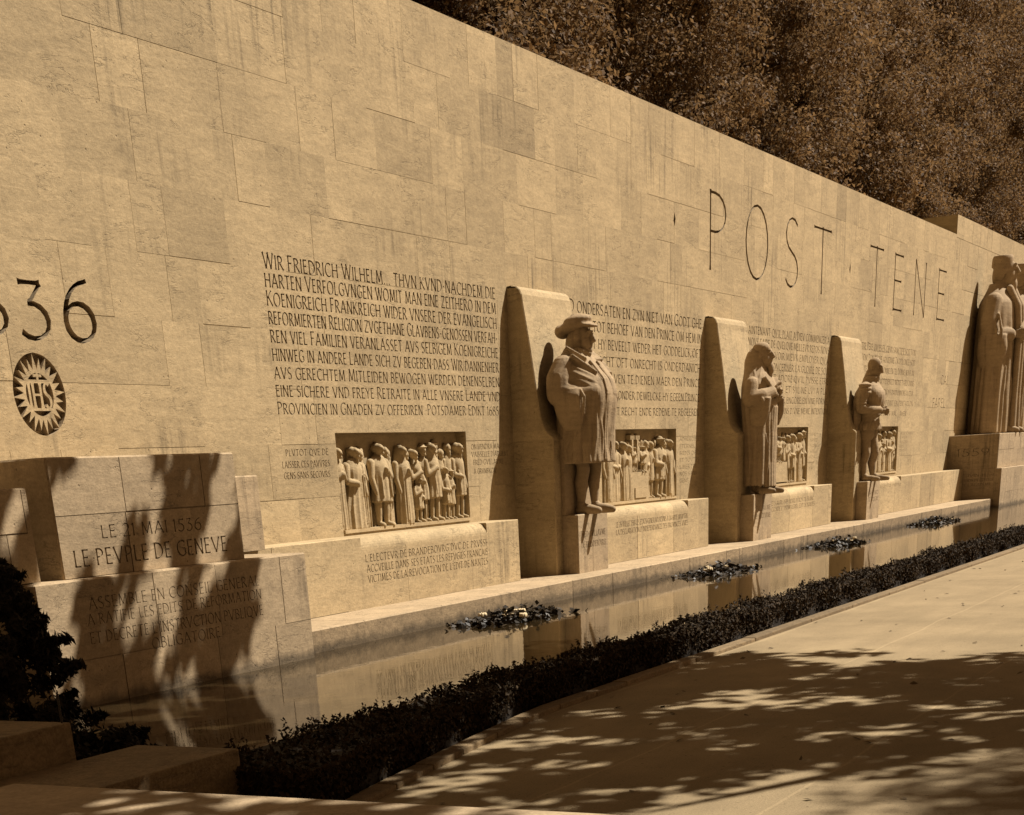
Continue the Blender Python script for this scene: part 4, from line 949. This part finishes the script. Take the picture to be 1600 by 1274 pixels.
o = mb.build('kerb', OLDST, None, (30, 5.3, GZ), bevel=.012); o['kind'] = 'structure'
sheet('planting_bed', -20, 120, 5.31, 6.0, GZ - .02, SOIL)
mb = MB(); mb.box(7.1, 70, 5.88, 5.97, -1.8, -1.46); o = mb.build('basin_rim', OLDST, None, (30, 5.9, -1.75)); tag(o, 'low basin wall hidden behind the hedge along the water', 'basin wall', None, 'thing')

# ------------------------------------------------------------------ leaves
def leaf_cloud(P, Nrm, size, rs, name, mat, parent=None, base=(0, 0, 0), asp=.55, jit=.35, extra=None, tones=None):
    """one small folded leaf (two triangles a side) per point; P survey units"""
    n = len(P); A = rs.normal(size=(n, 3)); N_ = Nrm + rs.normal(size=(n, 3)) * jit; N_ /= np.linalg.norm(N_, axis=1)[:, None]
    T = np.cross(N_, A); T /= np.linalg.norm(T, axis=1)[:, None]; B = np.cross(N_, T)
    sz = (size * rs.uniform(.6, 1.35, n))[:, None]
    v = np.empty((n, 4, 3)); v[:, 0] = P - T * sz; v[:, 1] = P + B * sz * asp + N_ * sz * .12; v[:, 2] = P + T * sz; v[:, 3] = P - B * sz * asp + N_ * sz * .12
    v = v.reshape(-1, 3); off = np.array(base); vm = (v - off) * S
    me = bpy.data.meshes.new(name); me.vertices.add(n * 4); me.vertices.foreach_set('co', vm.ravel())
    me.loops.add(n * 4); me.loops.foreach_set('vertex_index', np.arange(n * 4)); me.polygons.add(n)
    me.polygons.foreach_set('loop_start', np.arange(n) * 4); me.polygons.foreach_set('loop_total', np.full(n, 4))
    a = me.attributes.new('tone', 'FLOAT', 'FACE'); a.data.foreach_set('value', (rs.uniform(-1, 1, n) if tones is None else tones).astype(np.float32))
    me.update(); me.validate(); me.materials.append(mat)
    o = bpy.data.objects.new(name, me); sc.collection.objects.link(o)
    if parent: o.parent = parent
    else: o.location = W(*base)
    return o

# hedge
rs = np.random.RandomState(3)
hb = (25, 5.65, GZ); hedge = thing('hedge', 'low dark clipped hedge between the path and the water', 'hedge', hb)
def hedge_f(x): return 5.42 - .52 * np.clip((10.8 - np.asarray(x, float)) / 3.6, 0, 1.4) ** 1.2
def hedge_h(x): return -1.415 + .018 * np.sin(x * 3.1) + .014 * np.sin(x * 7.7 + 1) + .012 * np.sin(x * 1.3)
X = np.concatenate([rs.uniform(6.9, 16, 26000), rs.uniform(15, 32, 30000), rs.uniform(30, 62, 22000)]); n = len(X)
side = rs.uniform(0, 1, n); top = side < .42; Z = np.where(top, hedge_h(X) - np.abs(rs.normal(0, .018, n)), rs.uniform(GZ + .01, -1.41, n)); Y = np.where(top, hedge_f(X) + (5.88 - hedge_f(X)) * rs.uniform(0, 1, n), hedge_f(X) + .01 + np.abs(rs.normal(0, .02, n)) + .035 * (1 - np.clip((Z - GZ) / .2, 0, 1)) + .02 * np.sin(X * 5))
N_ = np.where(top[:, None], np.array([0, -.3, 1.0]), np.array([0, -1, .35]))
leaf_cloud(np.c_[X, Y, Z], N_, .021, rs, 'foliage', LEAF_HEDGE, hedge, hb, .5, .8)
e_ = 3200; EX_ = 6.95 - np.abs(rs.normal(0, .025, e_)); EY_ = rs.uniform(float(hedge_f(6.95)), 5.9, e_); EZ_ = rs.uniform(GZ, -1.40, e_)
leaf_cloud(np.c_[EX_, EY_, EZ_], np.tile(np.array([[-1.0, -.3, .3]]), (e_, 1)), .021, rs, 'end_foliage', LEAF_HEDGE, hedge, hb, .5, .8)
# sprigs sticking up from the top
m_ = 2600; SX = np.concatenate([rs.uniform(6.9, 20, 1100), rs.uniform(18, 60, 1500)]); SY = hedge_f(SX) + .03 + (5.87 - hedge_f(SX)) * rs.uniform(0, 1, m_); SH = np.abs(rs.normal(0, .03, m_)) + .012
P = []; 
for i in range(m_):
    k = int(4 + SH[i] * 80)
    for j in range(k): P.append((SX[i] + rs.normal(0, .008), SY[i] + rs.normal(0, .008), hedge_h(SX[i]) + SH[i] * j / k))
leaf_cloud(np.array(P), np.tile(np.array([[0, -.5, .6]]), (len(P), 1)), .017, rs, 'sprigs', LEAF_HEDGE, hedge, hb, .45, .9)
mb = MB()  # plain dark core box added behind the leaf layer to fill the hedge
xs = [6.95 + .35 * i for i in range(12)] + [62]
for xa, xb in zip(xs[:-1], xs[1:]):
    ya, yb = float(hedge_f(xa)) + .055, float(hedge_f(xb)) + .055
    mb.face([(xa, ya, GZ), (xb, yb, GZ), (xb, yb, -1.45), (xa, ya, -1.45)]); mb.face([(xa, ya, -1.45), (xb, yb, -1.45), (xb, 5.86, -1.45), (xa, 5.86, -1.45)])
mb.face([(6.95, 5.86, GZ), (6.95, float(hedge_f(6.95)) + .055, GZ), (6.95, float(hedge_f(6.95)) + .055, -1.45), (6.95, 5.86, -1.45)])
mb.build('dark_core', TWIG_CORE, hedge, hb)

# dark conifer shrub and low juniper at the near left
def shrub(cx_, cy_, z0, rx, ry, h, n, label, name, seed, size=.03, low=False):
    r = np.random.RandomState(seed); b = (cx_, cy_, z0); t = thing(name, label, 'shrub', b)
    k = 170 if not low else 60; cl = []
    for i in range(k):
        a = r.uniform(0, 2 * math.pi); u = r.uniform(0, 1) ** .8; q = (1 - u) ** .75 if not low else math.sqrt(1 - u * u)
        cl.append((cx_ + rx * q * math.cos(a) * r.uniform(.5, 1), cy_ + ry * q * math.sin(a) * r.uniform(.5, 1), z0 + h * u, a))
    P = []; N_ = []
    for (x, y, z, a) in cl:
        m = n // k; L = r.uniform(.10, .2)
        d = np.array([math.cos(a), math.sin(a), r.uniform(-.1, .5)]); s_ = r.uniform(0, 1, m)[:, None]
        P.append(np.array([x, y, z]) + d * s_ * L + r.normal(0, .03, (m, 3)) * (1.2 - s_)); N_.append(np.tile(np.array([d[0], d[1], .6]), (m, 1)))
    leaf_cloud(np.concatenate(P), np.concatenate(N_), size, r, 'foliage', LEAF_CONIFER, t, b, .35, .8)
    s = Sculpt(); s.limb([(0, 0, 0, .03), (0, 0, h * .8, .012)]); s.build('stem', TWIG_CORE, t, b, b, .01, 0)
shrub(7.15, 7.25, -1.62, .62, .66, 1.28, 34000, 'dark conifer shrub at the left edge before the stepped base', 'conifer_shrub', 5)
shrub(7.15, 6.55, -1.62, .42, .28, .30, 9000, 'low dark spreading shrub behind the near stone block', 'low_shrub', 6, .03, True)

# ------------------------------------------------------------------ near stone blocks, parapet, stake
def bevel_block(name, x0, x1, y0, y1, z0, z1, label, cat, group=None, mat=OLDST):
    mb = MB(); mb.box(x0, x1, y0, y1, z0, z1); o = mb.build(name, mat, None, ((x0 + x1) / 2, (y0 + y1) / 2, z0), bevel=.012); return tag(o, label, cat, group)
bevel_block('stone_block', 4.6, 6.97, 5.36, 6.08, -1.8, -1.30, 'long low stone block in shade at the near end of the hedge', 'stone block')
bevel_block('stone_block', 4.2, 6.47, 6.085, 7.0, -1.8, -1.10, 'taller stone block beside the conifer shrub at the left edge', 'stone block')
bevel_block('parapet', 3.0, 4.71, -4.0, 4.79, -1.8, -1.05, 'flat stone parapet top crossing the bottom edge', 'parapet', None, STONE2)
s = Sculpt(); s.limb([(0, 0, 0, .007), (0, 0, .155, .006)], 8); s.limb([(0, 0, .12, .003), (-.05, .1, .125, .003)], 6)
tag(s.build('stake', METAL, None, (6.44, 6.12, -1.1), (6.44, 6.12, -1.1), .003, 0), 'thin dark stake at the corner of the taller near block', 'stake')

# ------------------------------------------------------------------ plants floating in the basin
def water_plant(x, y, L, wd, n, fl, label, seed, size=.036):
    n = n * 3; fl = int(fl * 1.1)
    r = np.random.RandomState(seed); b = (x, y, -1.47); t = thing('water_lily', label, 'water plant', b, 'clumps of water plants along the ledge')
    u = r.normal(0, .45, n); v = r.normal(0, .45, n); c = np.exp(-(u * u + v * v) * 1.5)
    P = np.c_[x + u * L, y + v * wd, -1.468 + np.abs(r.normal(0, .06, n)) * c * (.4 + .6 * np.sin(u * 9 + v * 5) ** 2) + .002]; up = np.tile(np.array([[0, 0, 1.0]]), (n, 1))
    leaf_cloud(P, up, size, r, 'leaves', PAD, t, b, .7, .55)
    for k in range(fl):
        s = Sculpt(); px_, py_ = x + r.normal(0, .3) * L, y + r.normal(0, .3) * wd; q = r.uniform(.022, .042)
        for i in range(7): a = 2 * math.pi * i / 7; s.ball((q * .8 * math.cos(a), q * .8 * math.sin(a), q * .5), (q * .6, q * .45, q * .8), 8, 6)
        s.ball((0, 0, q * .5), (q * .6, q * .6, q * .7), 8, 6); s.build('flower', PETAL, t, (px_, py_, -1.465 + r.uniform(0, .05)), b, .0042, 1)
water_plant(16.0, 8.32, .85, .42, 420, 14, 'nearest clump of dark water plants with pale flowers by the ledge', 11, .040)
water_plant(22.5, 8.30, .95, .42, 420, 9, 'second clump of water plants under the second statue', 12)
water_plant(28.8, 8.40, .95, .38, 340, 7, 'third clump of water plants under the third statue', 13)
water_plant(36.2, 8.42, 1.2, .40, 340, 6, 'farthest clump of water plants before the right base', 14)

# ------------------------------------------------------------------ litter on the path
r = np.random.RandomState(21); n = 190
LX = r.uniform(6, 34, n); LY = r.uniform(.6, 5.2, n)
o = leaf_cloud(np.c_[LX, LY, np.full(n, GZ + .006)], np.tile(np.array([[0, 0, 1.0]]), (n, 1)), .028, r, 'fallen_leaves', LITTER, None, (15, 3, GZ), .6, .25); o['kind'] = 'stuff'; tag(o, 'dry leaves scattered over the pale path', 'leaves')

# ------------------------------------------------------------------ trees behind the wall
def crown_mesh(seed, n, rx, rz, size):
    """leaf clumps spread through an uneven crown, local to its centre"""
    r = np.random.RandomState(seed); k = 300; c = r.normal(size=(k, 3)); c /= np.linalg.norm(c, axis=1)[:, None]
    c *= (r.uniform(.35, 1.0, k) ** .6)[:, None]; c *= np.array([rx, rx, rz]); cr = r.uniform(.3, .9, k) * rx * .26
    m = n // k; P = []; N_ = []
    for i in range(k):
        d = r.normal(size=(m, 3)); d /= np.linalg.norm(d, axis=1)[:, None]; rad = cr[i] * r.uniform(.45, 1.1, m)[:, None]
        P.append(c[i] + d * rad * np.array([1, 1, .75])); N_.append(d * .6 + np.array([0, 0, .7]))
    return np.concatenate(P), np.concatenate(N_), r
CROWNS = []
for sd_, rx, rz in ((101, 3.2, 4.2), (102, 3.6, 4.0), (103, 2.9, 4.8)):
    P, N_, r = crown_mesh(sd_, 190000, rx, rz, .12); o = leaf_cloud(P, N_, .043, r, 'crown', LEAF_BACK, None, (0, 0, 0), .5, .7); CROWNS.append(o.data); bpy.data.objects.remove(o)
def trunk_mesh():
    s = Sculpt(); s.limb([(0, 0, 0, .32), (.05, .05, 2.5, .24), (.0, .1, 5.0, .16), (.1, 0, 8.0, .07)], 10)
    for a in range(5): s.limb([(.02, .05, 2.6 + a * .7, .12), (1.1 * math.cos(a * 2.2), 1.1 * math.sin(a * 2.2), 3.8 + a * .8, .07), (1.9 * math.cos(a * 2.2), 1.9 * math.sin(a * 2.2), 5.2 + a * .8, .03)], 8)
    me = bpy.data.meshes.new('trunk'); me.from_pydata([(x * S, y * S, z * S) for x, y, z in s.v], [], s.f); me.materials.append(BARK); return me
TR = trunk_mesh()
KIND = ['broad leafy tree', 'dense rounded tree', 'tall leafy tree']
def tree(x, y, zc, sc_, k, label):
    b = (x, y, -1.7); t = thing('tree', label, 'tree', b, 'trees crowding behind the wall'); hgt = (zc + 1.7) * S
    o = bpy.data.objects.new('crown', CROWNS[k]); sc.collection.objects.link(o); o.parent = t; o.location = (0, 0, hgt); o.scale = (sc_, sc_, sc_); o.rotation_euler = (0, 0, rnd.uniform(0, 6.28))
    o = bpy.data.objects.new('trunk', TR); sc.collection.objects.link(o); o.parent = t; q = (zc + 2.5) / 8.5; o.scale = (q, q, q)
    return t
spots = [(19, 15.0, 5.0, 1.0), (24, 14.2, 5.2, 1.0), (28.5, 16, 6.8, 1.1), (31, 14.0, 5.2, 1.0), (36, 14.6, 6.2, 1.1), (39, 18, 9.5, 1.2), (42, 14.4, 6.8, 1.15), (47, 15.6, 7.6, 1.2), (50, 19, 11.5, 1.35),
         (54, 15.5, 8.6, 1.25), (61, 16, 9.6, 1.3), (60, 21, 14, 1.5), (69, 17, 11, 1.5), (78, 18, 12.5, 1.6), (74, 24, 17.5, 1.8), (90, 21, 14, 1.9), (56, 14.5, 5.5, 1.0), (66, 15, 6.5, 1.1), (80, 16, 7, 1.3), (48, 13.8, 4.6, .9), (98, 26, 18, 2.2), (84, 30, 22, 2.2), (45, 23, 14.5, 1.6), (33, 20, 10, 1.4)]
order = sorted(range(len(spots)), key=lambda i: spots[i][0])
WORDS = ['first', 'second', 'third', 'fourth', 'fifth', 'sixth', 'seventh', 'eighth', 'ninth', 'tenth', 'eleventh', 'twelfth', 'thirteenth', 'fourteenth', 'fifteenth', 'sixteenth', 'seventeenth', 'eighteenth', 'nineteenth', 'twentieth', 'twenty-first', 'twenty-second', 'twenty-third', 'twenty-fourth']
for j, i in enumerate(order):
    x, y, zc, q = spots[i]; k = i % 3
    tree(x, y, zc, q, k, f'{KIND[k]} in shade behind the wall, {WORDS[j]} of the row from the left')

# ------------------------------------------------------------------ shade tree over the path (outside the frame)
b = (15.0, -2.2, GZ); t = thing('tree', 'large spreading tree beside the path casting dappled shade', 'tree', b)
r = np.random.RandomState(77); P = []
def hole(x, y):   # gaps that let the light through, in canopy coordinates
    return ((x - 12.7) / 1.8) ** 2 + ((y + 2.2) / 1.3) ** 2 < 1
lobes = []
for i in range(640):
    x, y = r.uniform(7.0, 19.0), r.uniform(-4.5, 4.2 if i % 3 else 2.8)
    if y > 2.6 and x > 13.2: continue
    edge = 18.9 + .25 * math.sin(y * 3) - .0 * y
    if x > edge or hole(x, y): continue
    lobes.append((x, y, r.uniform(5.6, 7.4), r.uniform(.35, .6), 44))
for i in range(170):
    lobes.append((r.uniform(7.5, 12.4), r.uniform(.6, 4.6), r.uniform(5.6, 6.4), r.uniform(.35, .6), 60))
for i in range(84):
    x, y = r.uniform(11.5, 15.9), r.uniform(3.0, 6.0)
    lobes.append((x, y, r.uniform(5.7, 6.4), r.uniform(.16, .34), 26))
for (x, y, z, q, m) in lobes:
    d = r.normal(size=(m, 3)); d /= np.linalg.norm(d, axis=1)[:, None]; P.append(np.array([x, y, z]) + d * q * r.uniform(.2, 1, m)[:, None] * np.array([1, 1, .5]))
P = np.concatenate(P); leaf_cloud(P, np.tile(np.array([[.3, -.2, 1.0]]), (len(P), 1)), .11, r, 'crown', LEAF_SHADE, t, b, .6, .5)
s = Sculpt(); s.limb([(0, 0, 0, .4), (0, .1, 3, .3), (0, .2, 5.5, .22), (0, .3, 7.3, .12)], 10)
for a in range(7): s.limb([(0, .15, 4 + a * .3, .16), (1.6 * math.cos(a * .9), 1.8 * math.sin(a * .9), 6.2 + a * .12, .1), (3.4 * math.cos(a * .9), 3.4 * math.sin(a * .9), 7.4, .04)], 8)
s.build('trunk', BARK, t, b, b, .05, 1)

# unseen park trees added across the path to cut low sky and bounced light
far = [(8, -9, 9), (17, -10, 8.5), (2, -13, 9), (12, -17, 10)]
for i, (x, y, zc) in enumerate(far):
    tree(x, y, zc, 1.5, i % 3, f'unseen tree added across the path to block low sky, {WORDS[i]} of those standing opposite the wall')
